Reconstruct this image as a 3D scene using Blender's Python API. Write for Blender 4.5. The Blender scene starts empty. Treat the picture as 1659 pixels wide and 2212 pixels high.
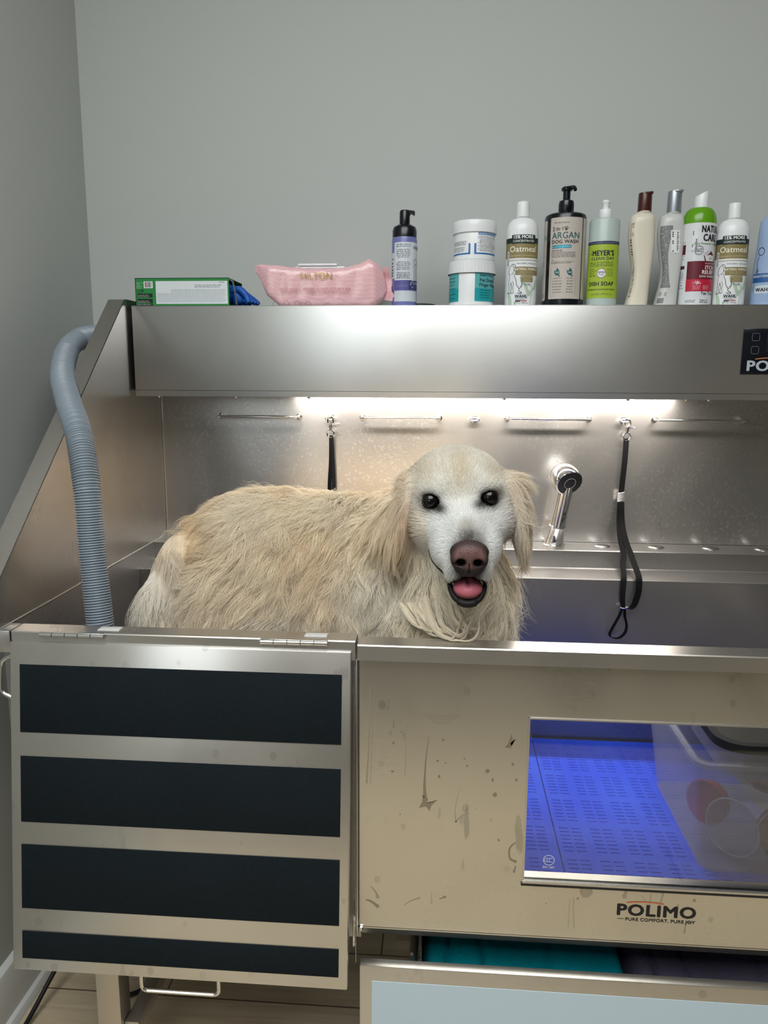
import bpy, bmesh, math, random
import numpy as np
from mathutils import Vector, Matrix
PI = math.pi
S = bpy.context.scene
COL = S.collection
rnd = random.Random(7)

# ------------------------------------------------------------------ materials
def mat(name, color=(.8, .8, .8), rough=.5, metal=0., spec=.5, trans=0., ior=1.45, coat=0., sss=0.):
    m = bpy.data.materials.new(name); m.use_nodes = True
    b = m.node_tree.nodes['Principled BSDF']
    b.inputs['Base Color'].default_value = (*color, 1)
    b.inputs['Roughness'].default_value = rough
    b.inputs['Metallic'].default_value = metal
    b.inputs['Specular IOR Level'].default_value = spec
    b.inputs['Transmission Weight'].default_value = trans
    b.inputs['IOR'].default_value = ior
    b.inputs['Coat Weight'].default_value = coat
    b.inputs['Subsurface Weight'].default_value = sss
    return m

def srgb(r, g, b):
    f = lambda c: (c/255/12.92) if c/255 <= .04045 else ((c/255+.055)/1.055)**2.4
    return (f(r), f(g), f(b))

class NT:
    """tiny node helper"""
    def __init__(s, m): s.m = m; s.t = m.node_tree; s.b = s.t.nodes['Principled BSDF']
    def n(s, typ, **kw):
        x = s.t.nodes.new(typ)
        for k, v in kw.items():
            if k in x.inputs.keys(): x.inputs[k].default_value = v
            else: setattr(x, k, v)
        return x
    def l(s, a, b): s.t.links.new(a, b)
    def coords(s, scale=(1, 1, 1), src='Object', rot=(0, 0, 0)):
        tc = s.n('ShaderNodeTexCoord'); mp = s.n('ShaderNodeMapping')
        mp.inputs['Scale'].default_value = scale; mp.inputs['Rotation'].default_value = rot
        s.l(tc.outputs[src], mp.inputs['Vector']); return mp.outputs['Vector']
    def ramp(s, fac, stops):
        r = s.n('ShaderNodeValToRGB'); e = r.color_ramp.elements
        e[0].position, e[0].color = stops[0][0], (*stops[0][1], 1)
        e[1].position, e[1].color = stops[-1][0], (*stops[-1][1], 1)
        for p, c in stops[1:-1]:
            q = e.new(p); q.color = (*c, 1)
        s.l(fac, r.inputs['Fac']); return r.outputs['Color']
    def mix(s, fac, a, b, mode='MIX'):
        x = s.n('ShaderNodeMix', data_type='RGBA', blend_type=mode)
        if isinstance(fac, (int, float)): x.inputs[0].default_value = fac
        else: s.l(fac, x.inputs[0])
        for v, i in ((a, 6), (b, 7)):
            if isinstance(v, tuple): x.inputs[i].default_value = (*v, 1)
            else: s.l(v, x.inputs[i])
        return x.outputs[2]
    def math(s, op, a, b=0.):
        x = s.n('ShaderNodeMath', operation=op)
        for v, i in ((a, 0), (b, 1)):
            if isinstance(v, (int, float)): x.inputs[i].default_value = v
            else: s.l(v, x.inputs[i])
        return x.outputs[0]
    def bump(s, h, strength=.1, dist=.001):
        b = s.n('ShaderNodeBump', Strength=strength, Distance=dist)
        s.l(h, b.inputs['Height']); s.l(b.outputs['Normal'], s.b.inputs['Normal']); return b

def steel(name, color=(.62, .61, .585), rough=.3, aniso=.6, brush=(4, 400, 400), smudge=.5, spots=0., bump=.02, rot=.25, haze=0., film=.95):
    """brushed stainless: brush lines run along the stretched axis; worn patches change gloss and tone"""
    m = mat(name, color, rough, film)
    t = NT(m)
    t.b.inputs['Anisotropic'].default_value = aniso
    t.b.inputs['Anisotropic Rotation'].default_value = rot
    tg = t.n('ShaderNodeTangent', direction_type='UV_MAP', uv_map='UV'); t.l(tg.outputs[0], t.b.inputs['Tangent'])
    v = t.coords(brush)
    n1 = t.n('ShaderNodeTexNoise', Scale=1., Detail=3., Roughness=.6); t.l(v, n1.inputs['Vector'])
    v2 = t.coords((3.2, 3.2, 2.2))
    n2 = t.n('ShaderNodeTexNoise', Scale=1.6, Detail=2.5, Roughness=.5, Distortion=.6); t.l(v2, n2.inputs['Vector'])
    r1 = t.math('MULTIPLY_ADD', n1.outputs['Fac'], .02); t.t.nodes[-1].inputs[2].default_value = rough-.010
    r2 = t.math('MULTIPLY_ADD', n2.outputs['Fac'], .22*smudge)
    t.t.nodes[-1].inputs[2].default_value = -.11*smudge
    rr = t.math('ADD', r1, r2); t.l(rr, t.b.inputs['Roughness'])
    c = t.ramp(n2.outputs['Fac'], [(.3, tuple(x*(1-.16*smudge) for x in color)), (.6, color)])
    if spots:
        # dried drips (stretched down), droplets
        va = t.coords((34, 34, 9)); na = t.n('ShaderNodeTexNoise', Scale=1., Detail=2., Roughness=.5); t.l(va, na.inputs['Vector'])
        vb = t.coords((26, 26, 20)); nb = t.n('ShaderNodeTexVoronoi', Scale=1., Randomness=1.); t.l(vb, nb.inputs['Vector'])
        vc = t.coords((5, 5, 3.4)); nc = t.n('ShaderNodeTexNoise', Scale=1.3, Detail=4.); t.l(vc, nc.inputs['Vector'])
        da = t.ramp(na.outputs['Fac'], [(.655, (0, 0, 0)), (.685, (1, 1, 1))])
        db = t.ramp(nb.outputs['Distance'], [(.13, (1, 1, 1)), (.17, (0, 0, 0))])
        dd = t.mix(1., da, db, 'ADD')
        gate = t.ramp(nc.outputs['Fac'], [(.45, (0, 0, 0)), (.6, (1, 1, 1))])
        dd = t.mix(1., dd, gate, 'MULTIPLY')
        k = t.n('ShaderNodeRGBToBW'); t.l(dd, k.inputs[0])
        f = t.math('MULTIPLY', k.outputs[0], spots)
        c = t.mix(f, c, tuple(x*.50 for x in color))
    if haze:
        # water-spot haze: pale specks
        vh = t.coords((150, 150, 150)); nh = t.n('ShaderNodeTexNoise', Scale=1., Detail=1.); t.l(vh, nh.inputs['Vector'])
        vg = t.coords((6, 6, 4)); ng = t.n('ShaderNodeTexNoise', Scale=1., Detail=3.); t.l(vg, ng.inputs['Vector'])
        a = t.ramp(nh.outputs['Fac'], [(.58, (0, 0, 0)), (.68, (1, 1, 1))])
        g = t.ramp(ng.outputs['Fac'], [(.4, (0, 0, 0)), (.62, (1, 1, 1))])
        a = t.mix(1., a, g, 'MULTIPLY'); k = t.n('ShaderNodeRGBToBW'); t.l(a, k.inputs[0])
        f = t.math('MULTIPLY', k.outputs[0], haze)
        c = t.mix(f, c, (.85, .85, .83))
    t.l(c, t.b.inputs['Base Color'])
    if False: t.bump(n1.outputs['Fac'], 0., .0003)
    return m

# ------------------------------------------------------------------ objects
def link(o, parent=None):
    COL.objects.link(o)
    if parent is not None: o.parent = parent
    return o
def thing(name, label, cat, group=None):
    o = bpy.data.objects.new(name, None); COL.objects.link(o); o.empty_display_size = .05
    return tag(o, label, cat, group)
def tag(o, label=None, cat=None, group=None, kind=None):
    if label: o['label'] = label
    if cat: o['category'] = cat
    if group: o['group'] = group
    if kind: o['kind'] = kind
    return o

class MB:
    """collects shapes into one mesh"""
    def __init__(s): s.v = []; s.f = []; s.mi = []
    def add(s, vs, fs, mi=0):
        b = len(s.v); s.v += [tuple(map(float, p)) for p in vs]
        s.f += [tuple(b+i for i in f) for f in fs]; s.mi += [mi]*len(fs); return s
    def box(s, lo, hi, bev=.0, mi=0, seg=2, M=None):
        x0, y0, z0 = lo; x1, y1, z1 = hi
        bm = bmesh.new()
        vs = [bm.verts.new(p) for p in [(x0,y0,z0),(x1,y0,z0),(x1,y1,z0),(x0,y1,z0),(x0,y0,z1),(x1,y0,z1),(x1,y1,z1),(x0,y1,z1)]]
        for q in [(0,3,2,1),(4,5,6,7),(0,1,5,4),(1,2,6,5),(2,3,7,6),(3,0,4,7)]: bm.faces.new([vs[i] for i in q])
        if bev: bmesh.ops.bevel(bm, geom=bm.edges[:], offset=bev, segments=seg, affect='EDGES', profile=.5)
        bm.verts.index_update()
        P = [v.co.copy() for v in bm.verts]
        if M is not None: P = [M @ p for p in P]
        s.add(P, [[v.index for v in f.verts] for f in bm.faces], mi); bm.free(); return s
    def prism(s, poly, axis, a, b, mi=0):
        """closed polygon in the other two axes extruded along axis"""
        def P(u, v, w):
            return {'x': (w, u, v), 'y': (u, w, v), 'z': (u, v, w)}[axis]
        n = len(poly); vs = [P(u, v, a) for u, v in poly]+[P(u, v, b) for u, v in poly]
        fs = [tuple(range(n)), tuple(range(2*n-1, n-1, -1))]+[(i, i+n, (i+1) % n+n, (i+1) % n) for i in range(n)]
        return s.add(vs, fs, mi)
    def tube(s, pts, r, n=12, mi=0, caps=True, closed=False):
        pts = [Vector(p) for p in pts]; m = len(pts)
        rs = r if isinstance(r, (list, tuple)) else [r]*m
        up = None; rings = []
        for i in range(m):
            if closed: t = (pts[(i+1) % m]-pts[i-1]).normalized()
            else: t = (pts[min(i+1, m-1)]-pts[max(i-1, 0)]).normalized()
            if up is None:
                a = Vector((0, 0, 1)) if abs(t.z) < .9 else Vector((1, 0, 0)); up = (a-t*a.dot(t)).normalized()
            else:
                up = (up-t*up.dot(t)).normalized()
            w = t.cross(up)
            rings.append([pts[i]+(up*math.cos(2*PI*k/n)+w*math.sin(2*PI*k/n))*rs[i] for k in range(n)])
        vs = [p for q in rings for p in q]; fs = []
        for i in range(m if closed else m-1):
            for k in range(n): fs.append((i*n+k, i*n+(k+1) % n, ((i+1) % m)*n+(k+1) % n, ((i+1) % m)*n+k))
        if caps and not closed: fs += [tuple(range(n-1, -1, -1)), tuple(range((m-1)*n, m*n))]
        return s.add(vs, fs, mi)
    def lathe(s, prof, c=(0, 0, 0), n=40, sq=1., mi=0, M=None, ofs=None):
        """prof: (radius, z) list; sq squashes y"""
        vs = []; fs = []; m = len(prof)
        for r, z in prof:
            for k in range(n):
                a = 2*PI*k/n; p = Vector((c[0]+r*math.cos(a), c[1]+r*sq*math.sin(a), c[2]+z)); vs.append(M @ p if M else p)
        for i in range(m-1):
            for k in range(n): fs.append((i*n+k, i*n+(k+1) % n, (i+1)*n+(k+1) % n, (i+1)*n+k))
        if prof[0][0] > 1e-6: fs.append(tuple(range(n-1, -1, -1)))
        if prof[-1][0] > 1e-6: fs.append(tuple(range((m-1)*n, m*n)))
        return s.add(vs, fs, mi)
    def build(s, name, mats, parent=None, smooth=35., origin=None):
        me = bpy.data.meshes.new(name)
        if not isinstance(mats, (list, tuple)): mats = [mats]
        o0 = Vector(origin) if origin is not None else Vector((0, 0, 0))
        me.from_pydata([tuple(Vector(p)-o0) for p in s.v], [], s.f)
        for m in mats: me.materials.append(m)
        me.polygons.foreach_set('material_index', s.mi)
        bm = bmesh.new(); bm.from_mesh(me); bmesh.ops.remove_doubles(bm, verts=bm.verts, dist=1e-6)
        bmesh.ops.recalc_face_normals(bm, faces=bm.faces)
        uvl = bm.loops.layers.uv.new('UV')
        for f in bm.faces:
            n = f.normal; ax = max(range(3), key=lambda i: abs(n[i]))
            for l in f.loops:
                p = l.vert.co
                l[uvl].uv = (p.x, p.z) if ax == 1 else ((p.y, p.z) if ax == 0 else (p.x, p.y))
        bm.to_mesh(me); bm.free()
        if smooth:
            me.polygons.foreach_set('use_smooth', [True]*len(me.polygons))
            me.set_sharp_from_angle(angle=math.radians(smooth))
        me.update()
        o = bpy.data.objects.new(name, me); link(o, parent)
        o.location = o0
        return o

def smooth_path(pts, n=12):
    """Catmull-Rom through pts"""
    P = [Vector(p) for p in pts]; P = [P[0]*2-P[1]]+P+[P[-1]*2-P[-2]]; out = []
    for i in range(1, len(P)-2):
        for k in range(n):
            t = k/n; a, b, c, d = P[i-1], P[i], P[i+1], P[i+2]
            out.append(.5*((2*b)+(c-a)*t+(2*a-5*b+4*c-d)*t*t+(3*b-a-3*c+d)*t**3))
    out.append(P[-2]); return out

# ------------------------------------------------------------------ camera
cam = bpy.data.cameras.new('camera'); co = bpy.data.objects.new('camera', cam); COL.objects.link(co); S.camera = co
yaw, pitch, roll, F = -.0745, .175, .0048, 1660.
fw = Vector((math.sin(yaw)*math.cos(pitch), math.cos(yaw)*math.cos(pitch), -math.sin(pitch)))
rt = Vector((math.cos(yaw), -math.sin(yaw), 0)); up = rt.cross(fw)
r2 = rt*math.cos(roll)+up*math.sin(roll); u2 = -rt*math.sin(roll)+up*math.cos(roll)
M = Matrix(((r2.x, u2.x, -fw.x, .1156), (r2.y, u2.y, -fw.y, -1.0771), (r2.z, u2.z, -fw.z, 1.2855), (0, 0, 0, 1)))
co.matrix_world = M
cam.sensor_fit = 'HORIZONTAL'; cam.sensor_width = 36.; cam.lens = 36.*F/1659.
cam.clip_start = .02

S.view_settings.view_transform = 'Standard'; S.view_settings.look = 'None'
S.view_settings.gamma = 1.; S.view_settings.exposure = 0.
S.cycles.max_bounces = 8; S.cycles.diffuse_bounces = 4; S.cycles.glossy_bounces = 4
S.cycles.transparent_max_bounces = 16; S.cycles.transmission_bounces = 6
S.cycles.sample_clamp_indirect = 6.
S.cycles.use_denoising = True
S.cycles_curves.shape = 'RIBBONS' if hasattr(S, 'cycles_curves') else 'RIBBONS'
# ================================================================== room
m_wall = mat('wall_paint', srgb(184, 189, 187), .62, spec=.35)
t = NT(m_wall); v = t.coords((1, 1, 1)); n = t.n('ShaderNodeTexNoise', Scale=260., Detail=3., Roughness=.6); t.l(v, n.inputs['Vector'])
t.bump(n.outputs['Fac'], .12, .0008)
m_ceil = mat('ceiling_paint', (.75, .74, .71), .8)
m_white = mat('white_gloss_paint', srgb(225, 228, 226), .35)
m_floor = mat('pale_wood_planks', (.5, .45, .37), .42)
t = NT(m_floor)
v = t.coords((1, 1, 1), rot=(0, 0, 0))
br = t.n('ShaderNodeTexBrick', Scale=1.); br.inputs['Brick Width'].default_value = 1.2; br.inputs['Row Height'].default_value = .15
br.inputs['Mortar Size'].default_value = .0016; br.offset = .37
br.inputs['Color1'].default_value = (*srgb(222, 206, 178), 1); br.inputs['Color2'].default_value = (*srgb(206, 190, 162), 1)
br.inputs['Mortar'].default_value = (*srgb(96, 82, 66), 1)
t.l(v, br.inputs['Vector'])
vg = t.coords((1.2, 16, 1)); ng = t.n('ShaderNodeTexNoise', Scale=2.2, Detail=6., Roughness=.6, Distortion=1.2); t.l(vg, ng.inputs['Vector'])
g = t.ramp(ng.outputs['Fac'], [(.3, (.72, .68, .62)), (.62, (1, 1, 1))])
t.l(t.mix(.8, br.outputs['Color'], g, 'MULTIPLY'), t.b.inputs['Base Color'])
t.bump(br.outputs['Fac'], -.3, .001)

def struct(name, lo, hi, m):
    return tag(MB().box(lo, hi).build(name, m, smooth=0), kind='structure')
XW = -.741; YB = .80
struct('floor', (-2.4, -3.2, -.1), (3.2, .9, 0), m_floor)
struct('ceiling', (-2.4, -3.2, 2.75), (3.2, .9, 2.85), m_ceil)
struct('wall_back', (-.95, YB, 0), (3.2, YB+.1, 2.75), m_wall)
struct('wall_left', (XW-.1, -.95, 0), (XW, YB, 2.75), m_wall)
struct('wall_alcove', (-2.4, -.95, 0), (XW-.1, -.85, 2.75), m_wall)
m_wall2 = mat('dimmed_wall_tone', srgb(112, 111, 104), .7)  # unseen walls coloured darker so the steel reflects a dimmer room
struct('wall_far_left', (-2.5, -3.2, 0), (-2.4, -.85, 2.75), m_wall2)
struct('wall_right', (3.2, -3.2, 0), (3.3, .9, 2.75), m_wall2)
# wall behind the photographer has a window opening
WX0, WX1, WZ0, WZ1 = -1.9, -.75, 1.30, 2.45
b = MB(); b.box((-2.4, -3.3, 0), (WX0, -3.2, 2.75)); b.box((WX1, -3.3, 0), (3.2, -3.2, 2.75))
b.box((WX0, -3.3, 0), (WX1, -3.2, WZ0)); b.box((WX0, -3.3, WZ1), (WX1, -3.2, 2.75))
tag(b.build('wall_front', m_wall2, smooth=0), kind='structure')
b = MB(); fw_ = .05
for lo, hi in (((WX0, -3.26, WZ0), (WX1, -3.19, WZ0+fw_)), ((WX0, -3.26, WZ1-fw_), (WX1, -3.19, WZ1)),
               ((WX0, -3.26, WZ0), (WX0+fw_, -3.19, WZ1)), ((WX1-fw_, -3.26, WZ0), (WX1, -3.19, WZ1)),
               (((WX0+WX1)/2-.02, -3.26, WZ0), ((WX0+WX1)/2+.02, -3.19, WZ1))):
    b.box(lo, hi, .004)
tag(b.build('window_1', m_white), kind='structure')
# baseboard with quarter round along the left wall, and along the back wall
b = MB(); y0, y1 = -.95, YB
prof = [(XW, 0), (XW+.030, 0), (XW+.029, .008), (XW+.024, .016), (XW+.016, .019), (XW+.016, .105), (XW+.012, .118), (XW+.006, .122), (XW, .125)]
vs = [(x, y0, z) for x, z in prof]+[(x, y1, z) for x, z in prof]; k = len(prof)
b.add(vs, [tuple(range(k)), tuple(range(2*k-1, k-1, -1))]+[(i, (i+1) % k, (i+1) % k+k, i+k) for i in range(k)])
tag(b.build('baseboard_left', m_white), kind='structure')
tag(MB().box((XW+.03, YB-.016, 0), (3.2, YB, .12), .003).build('baseboard_back', m_white), kind='structure')

tag(MB().box((-1.2, -2.9, 0), (1.6, -1.50, .009), .003).build('added_dark_slab', mat('reflection_darkener', (.03, .03, .032), .7)), kind='structure')  # added dark slab behind the camera, deepens the front panel's upper reflection
# ------------------------------------------------------------------ light
def area(name, loc, rot, sx, sy, power, color=(1, 1, 1)):
    l = bpy.data.lights.new(name, 'AREA'); l.shape = 'RECTANGLE'; l.size = sx; l.size_y = sy; l.energy = power; l.color = color
    o = bpy.data.objects.new(name, l); COL.objects.link(o); o.location = loc; o.rotation_euler = rot; return o
area('window_daylight', ((WX0+WX1)/2, -3.28, (WZ0+WZ1)/2), (PI/2, 0, 0), WX1-WX0, WZ1-WZ0, 13, (.90, .97, 1.0))
area('ceiling_fill_light', (-.10, -1.45, 2.74), (0, 0, 0), 2.1, 1.9, 82, (.97, .98, .97))  # added overhead fill, an unseen source that evens the room's brightness

w = bpy.data.worlds.new('world'); S.world = w; w.use_nodes = True
w.node_tree.nodes['Background'].inputs[0].default_value = (.75, .85, 1, 1); w.node_tree.nodes['Background'].inputs[1].default_value = .5

# ================================================================== tub
ZR = .90; D = .735; XL = -.5555; XR = 1.06; YS = .565; ZS = 1.4305; ZSB = 1.2405; ZF = .484
s_front = steel('steel_front_panel', (.68, .66, .60), .28, .15, (12, 800, 800), .55, spots=.55)
s_shelf = steel('steel_shelf', (.60, .61, .60), .40, .75, (14, 900, 900), .35)
s_splash = steel('steel_splash', (.60, .59, .575), .28, .45, (14, 800, 800), .6, haze=.45)
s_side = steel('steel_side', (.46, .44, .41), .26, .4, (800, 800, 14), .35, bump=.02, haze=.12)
s_rim = steel('steel_rim', (.64, .62, .59), .28, .5, (4, 300, 300), .4)
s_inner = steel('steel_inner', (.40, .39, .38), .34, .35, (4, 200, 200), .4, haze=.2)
s_rod = mat('polished_steel', (.72, .71, .69), .16, 1.)
s_chrome = mat('chrome', (.86, .87, .89), .06, 1.)
m_black = mat('black_rubber', (.012, .012, .013), .5)
m_dark = mat('dark_gap', (.01, .01, .01), .7)

tub = thing('dog_wash_tub', 'large stainless steel dog wash tub with shelf, ramp door and viewing window', 'pet bath')
T = tub
# front wall of the tub: outer skin with the window opening, right of the ramp door
WXL, WXR, WZB, WZT, PB = .2528, .97, .5246, .7887, .4285
b = MB()
def skin(b, x0, x1, z0, z1): b.box((x0, 0, z0), (x1, .0225, z1))
bm_poly = []
b.box((0, 0, PB), (WXL, .0225, .885), .0)
b.box((WXR, 0, PB), (XR, .0225, .885), .0)
b.box((WXL, 0, PB), (WXR, .0225, WZB), .0); b.box((WXL, 0, WZT), (WXR, .0225, .885), .0)
b.box((0, 0.0, PB-.002), (XR, .05, PB+.001), .0)
b.build('front_panel', s_front, T)
# window lining and pane
b = MB(); e = .0022
b.box((WXL-e, -.0025, WZB-.004), (WXR+e, .024, WZB-.0005)); b.box((WXL-e, -.0025, WZT), (WXR+e, .024, WZT+.002))
b.box((WXL-e, -.0015, WZB-.004), (WXL+.0005, .024, WZT+.002)); b.box((WXR, -.0015, WZB-.004), (WXR+e, .024, WZT+.002))
wf = b.build('window_frame', s_rim, T)
MB().box((WXL-.004, -.0032, WZB-.0075), (WXR+.004, .001, WZB-.0045), .0).build('window_seal', m_black, T)
m_glass = bpy.data.materials.new('window_glass'); m_glass.use_nodes = True
nt = m_glass.node_tree; nt.nodes.clear()
o_ = nt.nodes.new('ShaderNodeOutputMaterial'); mx = nt.nodes.new('ShaderNodeMixShader'); tr = nt.nodes.new('ShaderNodeBsdfTransparent')
gl = nt.nodes.new('ShaderNodeBsdfGlossy'); gl.inputs['Roughness'].default_value = .03; fr = nt.nodes.new('ShaderNodeFresnel'); fr.inputs[0].default_value = 1.5
tr.inputs[0].default_value = (.93, .95, .96, 1)
nt.links.new(fr.outputs[0], mx.inputs[0]); nt.links.new(tr.outputs[0], mx.inputs[1]); nt.links.new(gl.outputs[0], mx.inputs[2]); nt.links.new(mx.outputs[0], o_.inputs[0])
MB().box((WXL, .003, WZB), (WXR, .008, WZT)).build('window_pane', m_glass, T)

# right-hand front rim (folded lip) and left-hand rim over the ramp door
b = MB(); b.prism([(-.0150, ZR-.0236), (-.0150, ZR-.0016), (-.0134, ZR), (.0222, ZR), (.0238, ZR-.0016), (.0238, ZR-.03), (.0215, ZR-.03), (.0215, ZR-.0022), (-.0128, ZR-.0022), (-.0128, ZR-.0236)], 'x', -.0015, XR)
b.build('front_rim', s_rim, T)
b = MB(); b.prism([(.0, ZR-.03), (.0, ZR-.0015), (.0015, ZR), (.0360, ZR), (.0375, ZR-.0015), (.0375, ZR-.035), (.0355, ZR-.035), (.0355, ZR-.002), (.0025, ZR-.002), (.0025, ZR-.03)], 'x', -.5345, -.0065)
b.build('front_rim', s_rim, T)
b = MB(); b.box((-.66, .0, ZR-.035), (-.5375, .0375, ZR), .0012)
b.build('corner_post', s_rim, T)
# left front wall below rim (behind the ramp door) and bottom tray
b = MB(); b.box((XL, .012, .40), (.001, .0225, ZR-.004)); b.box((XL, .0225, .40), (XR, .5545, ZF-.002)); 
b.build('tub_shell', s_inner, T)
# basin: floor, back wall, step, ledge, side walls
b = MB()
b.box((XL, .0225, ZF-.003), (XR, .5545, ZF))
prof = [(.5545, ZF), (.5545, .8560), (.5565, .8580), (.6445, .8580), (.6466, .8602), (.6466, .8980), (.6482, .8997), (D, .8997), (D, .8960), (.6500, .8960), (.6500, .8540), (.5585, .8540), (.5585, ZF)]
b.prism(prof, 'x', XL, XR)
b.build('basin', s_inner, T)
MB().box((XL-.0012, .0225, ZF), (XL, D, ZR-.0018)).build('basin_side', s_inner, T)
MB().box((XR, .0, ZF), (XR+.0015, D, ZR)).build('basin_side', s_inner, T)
# splash back and its edge bead
MB().box((XL, D, .9005), (XR, D+.0015, 1.40)).build('splash_back', s_splash, T)
b = MB(); b.tube([(XL+.0012, D-.0012, .902), (XL+.0012, D-.0012, 1.26)], .0011, 8)
b.build('seam_bead', s_rod, T)
MB().tube([(XL+.0008, .006, .9006), (XL+.0008, D-.002, .9006)], .0012, 8).build('seam_bead', s_rod, T)
# left side guard: sheet with sloping outward flange
poly = [(.0, .905), (.0065, .935), (.0171, .9779), (.5477, 1.4417), (.560, 1.4430), (D+.004, 1.4430), (D+.004, .9005), (.0, .9005)]
b = MB(); b.prism(poly, 'x', XL-.0012, XL)
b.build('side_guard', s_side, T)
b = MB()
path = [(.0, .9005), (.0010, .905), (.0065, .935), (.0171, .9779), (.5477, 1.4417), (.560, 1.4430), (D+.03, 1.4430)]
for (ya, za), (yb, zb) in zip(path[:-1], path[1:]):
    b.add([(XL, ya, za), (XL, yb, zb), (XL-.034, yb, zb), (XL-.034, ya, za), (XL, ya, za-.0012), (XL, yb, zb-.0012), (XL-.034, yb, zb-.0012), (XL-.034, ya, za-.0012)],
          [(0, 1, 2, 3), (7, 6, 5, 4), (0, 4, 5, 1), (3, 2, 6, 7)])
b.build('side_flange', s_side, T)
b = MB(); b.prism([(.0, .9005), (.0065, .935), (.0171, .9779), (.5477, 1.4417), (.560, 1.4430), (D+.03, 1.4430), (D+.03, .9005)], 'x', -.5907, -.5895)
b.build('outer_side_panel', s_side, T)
MB().lathe([(0, .0), (.0035, 0), (.0035, .0015), (.002, .003), (0, .0032)], (-.575, .60, 1.443), 16).build('screw', s_rod, T)
# shelf box over the splash back
b = MB()
b.box((-.5485, YS, ZSB), (XR, YS+.0015, ZS), .0006); b.box((-.5485, YS, ZS-.0015), (XR, YB-.005, ZS), .0004); b.box((-.5485, YS, ZSB+.012), (XR, D+.002, ZSB+.0135), .0004)
b.build('shelf', s_shelf, T)
for x in (-.50, -.33, -.17, .245, .50, .62, .665):
    MB().lathe([(0, -.0035), (.003, -.003), (.0036, 0)], (x, YS+.006, ZSB), 12).build('screw', s_rod, T)
# hidden strip lamp under the shelf, behind its front lip
m_led = bpy.data.materials.new('led_diffuser'); m_led.use_nodes = True
m_led.node_tree.nodes['Principled BSDF'].inputs['Emission Color'].default_value = (1, .93, .84, 1)
m_led.node_tree.nodes['Principled BSDF'].inputs['Emission Strength'].default_value = 1.0
LX0, LX1, LY = -.24, .66, .655
MB().box((LX0-.01, LY-.012, ZSB+.005), (LX1+.01, LY+.012, ZSB+.012), .001).build('strip_lamp', m_led, T)
area('strip_lamp_light', ((LX0+LX1)/2, LY, ZSB+.0035), (0, 0, 0), LX1-LX0, .014, 7.2, (1., .90, .80))
# towel rods
def rod(x0, x1, z, T):
    y = D-.030; r = .0035; k = .008
    pts = [(x0, D, z), (x0, y+k, z)]+[(x0+k-k*math.cos(a), y+k-k*math.sin(a), z) for a in (PI/8, PI/4, 3*PI/8, PI/2)]
    pts += [(x1-k+k*math.sin(a), y+k-k*math.cos(a), z) for a in (0, PI/8, PI/4, 3*PI/8)]+[(x1, y+k, z), (x1, D, z)]
    b = MB(); b.tube(pts, r, 12)
    for x in (x0, x1): b.lathe([(0, 0), (.007, 0), (.007, .002), (.0035, .003)], n=16, M=Matrix.Translation((x, D, z)) @ Matrix.Rotation(PI/2, 4, 'X'))
    return b.build('rod', s_rod, T)
for x0, x1 in ((-.4095, -.222), (-.071, .109), (.266, .4525), (.600, .795)): rod(x0, x1, 1.1905, T)
# leash rings and the spare knob between rods
def eye_ring(x, z, T):
    b = MB()
    b.tube([(x, D, z), (x, D-.012, z)], .004, 12)
    b.tube([(x+.010*math.cos(a), D-.016, z+.0035*math.sin(a)-.0) for a in np.linspace(0, 2*PI, 20, endpoint=False)], .0026, 8, closed=True)
    b.lathe([(0, 0), (.009, 0), (.009, .002), (.004, .003)], n=16, M=Matrix.Translation((x, D, z)) @ Matrix.Rotation(PI/2, 4, 'X'))
    return b.build('leash_ring', s_rod, T)
for x in (-.146, .190, .531): eye_ring(x, 1.188, T)
# ledge plugs
for x in (.4895, .6115, .7342, .851):
    MB().lathe([(0, 0), (.0185, 0), (.0185, .0012), (.0155, .0028), (.010, .0036), (0, .0034)], (x, .694, .8997), 32).build('ledge_plug', s_rod, T)
# faucet with hand shower
def frame(d):
    d = Vector(d).normalized(); a = Vector((0, 1, 0)) if abs(d.y) < .9 else Vector((1, 0, 0)); x = a.cross(d).normalized(); y = d.cross(x)
    return Matrix(((x.x, y.x, d.x, 0), (x.y, y.y, d.y, 0), (x.z, y.z, d.z, 0), (0, 0, 0, 1)))
fb = Vector((.3790, .700, .8997)); ft = Vector((.3985, .672, 1.044)); ax = (ft-fb).normalized()
fa = bpy.data.objects.new('faucet', None); link(fa, T); fa.empty_display_size = .02
MB().lathe([(0, 0), (.026, 0), (.026, .003), (.021, .0055), (.0, .0055)], tuple(fb), 32).build('faucet_base', s_chrome, fa)
L = (ft-fb).length
MB().lathe([(.0225, .003), (.0205, .02), (.0185, .042), (.0198, .046), (.0198, .049), (.0178, .051), (.0168, .09), (.0172, L)], n=32, M=Matrix.Translation(fb) @ frame(ax)).build('faucet_stem', s_chrome, fa)
hd = Vector((.30, -.78, -.42)).normalized(); hc = Vector((.3965, .668, 1.060))
MB().lathe([(0, -.037), (.0155, -.0345), (.0272, -.025), (.0325, -.009), (.0335, .004), (.0322, .015), (.0305, .019), (.0285, .0195)], n=40, M=Matrix.Translation(hc) @ frame(hd)).build('shower_head', s_chrome, fa)
b = MB(); Mh = Matrix.Translation(hc+hd*.0195) @ frame(hd)
b.lathe([(0, -.003), (.0292, -.003), (.0292, .0005), (.026, .0012), (.0, .0008)], n=40, M=Mh)
sp = b.build('spray_plate', m_black, fa)
b = MB(); b.tube([tuple(Mh @ Vector((.0135*math.cos(a), .0135*math.sin(a), .0012))) for a in np.linspace(0, 2*PI, 32, endpoint=False)], .0007, 6, closed=True)
b.build('spray_ring', mat('grey_ring', (.35, .35, .36), .3), fa)

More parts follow.
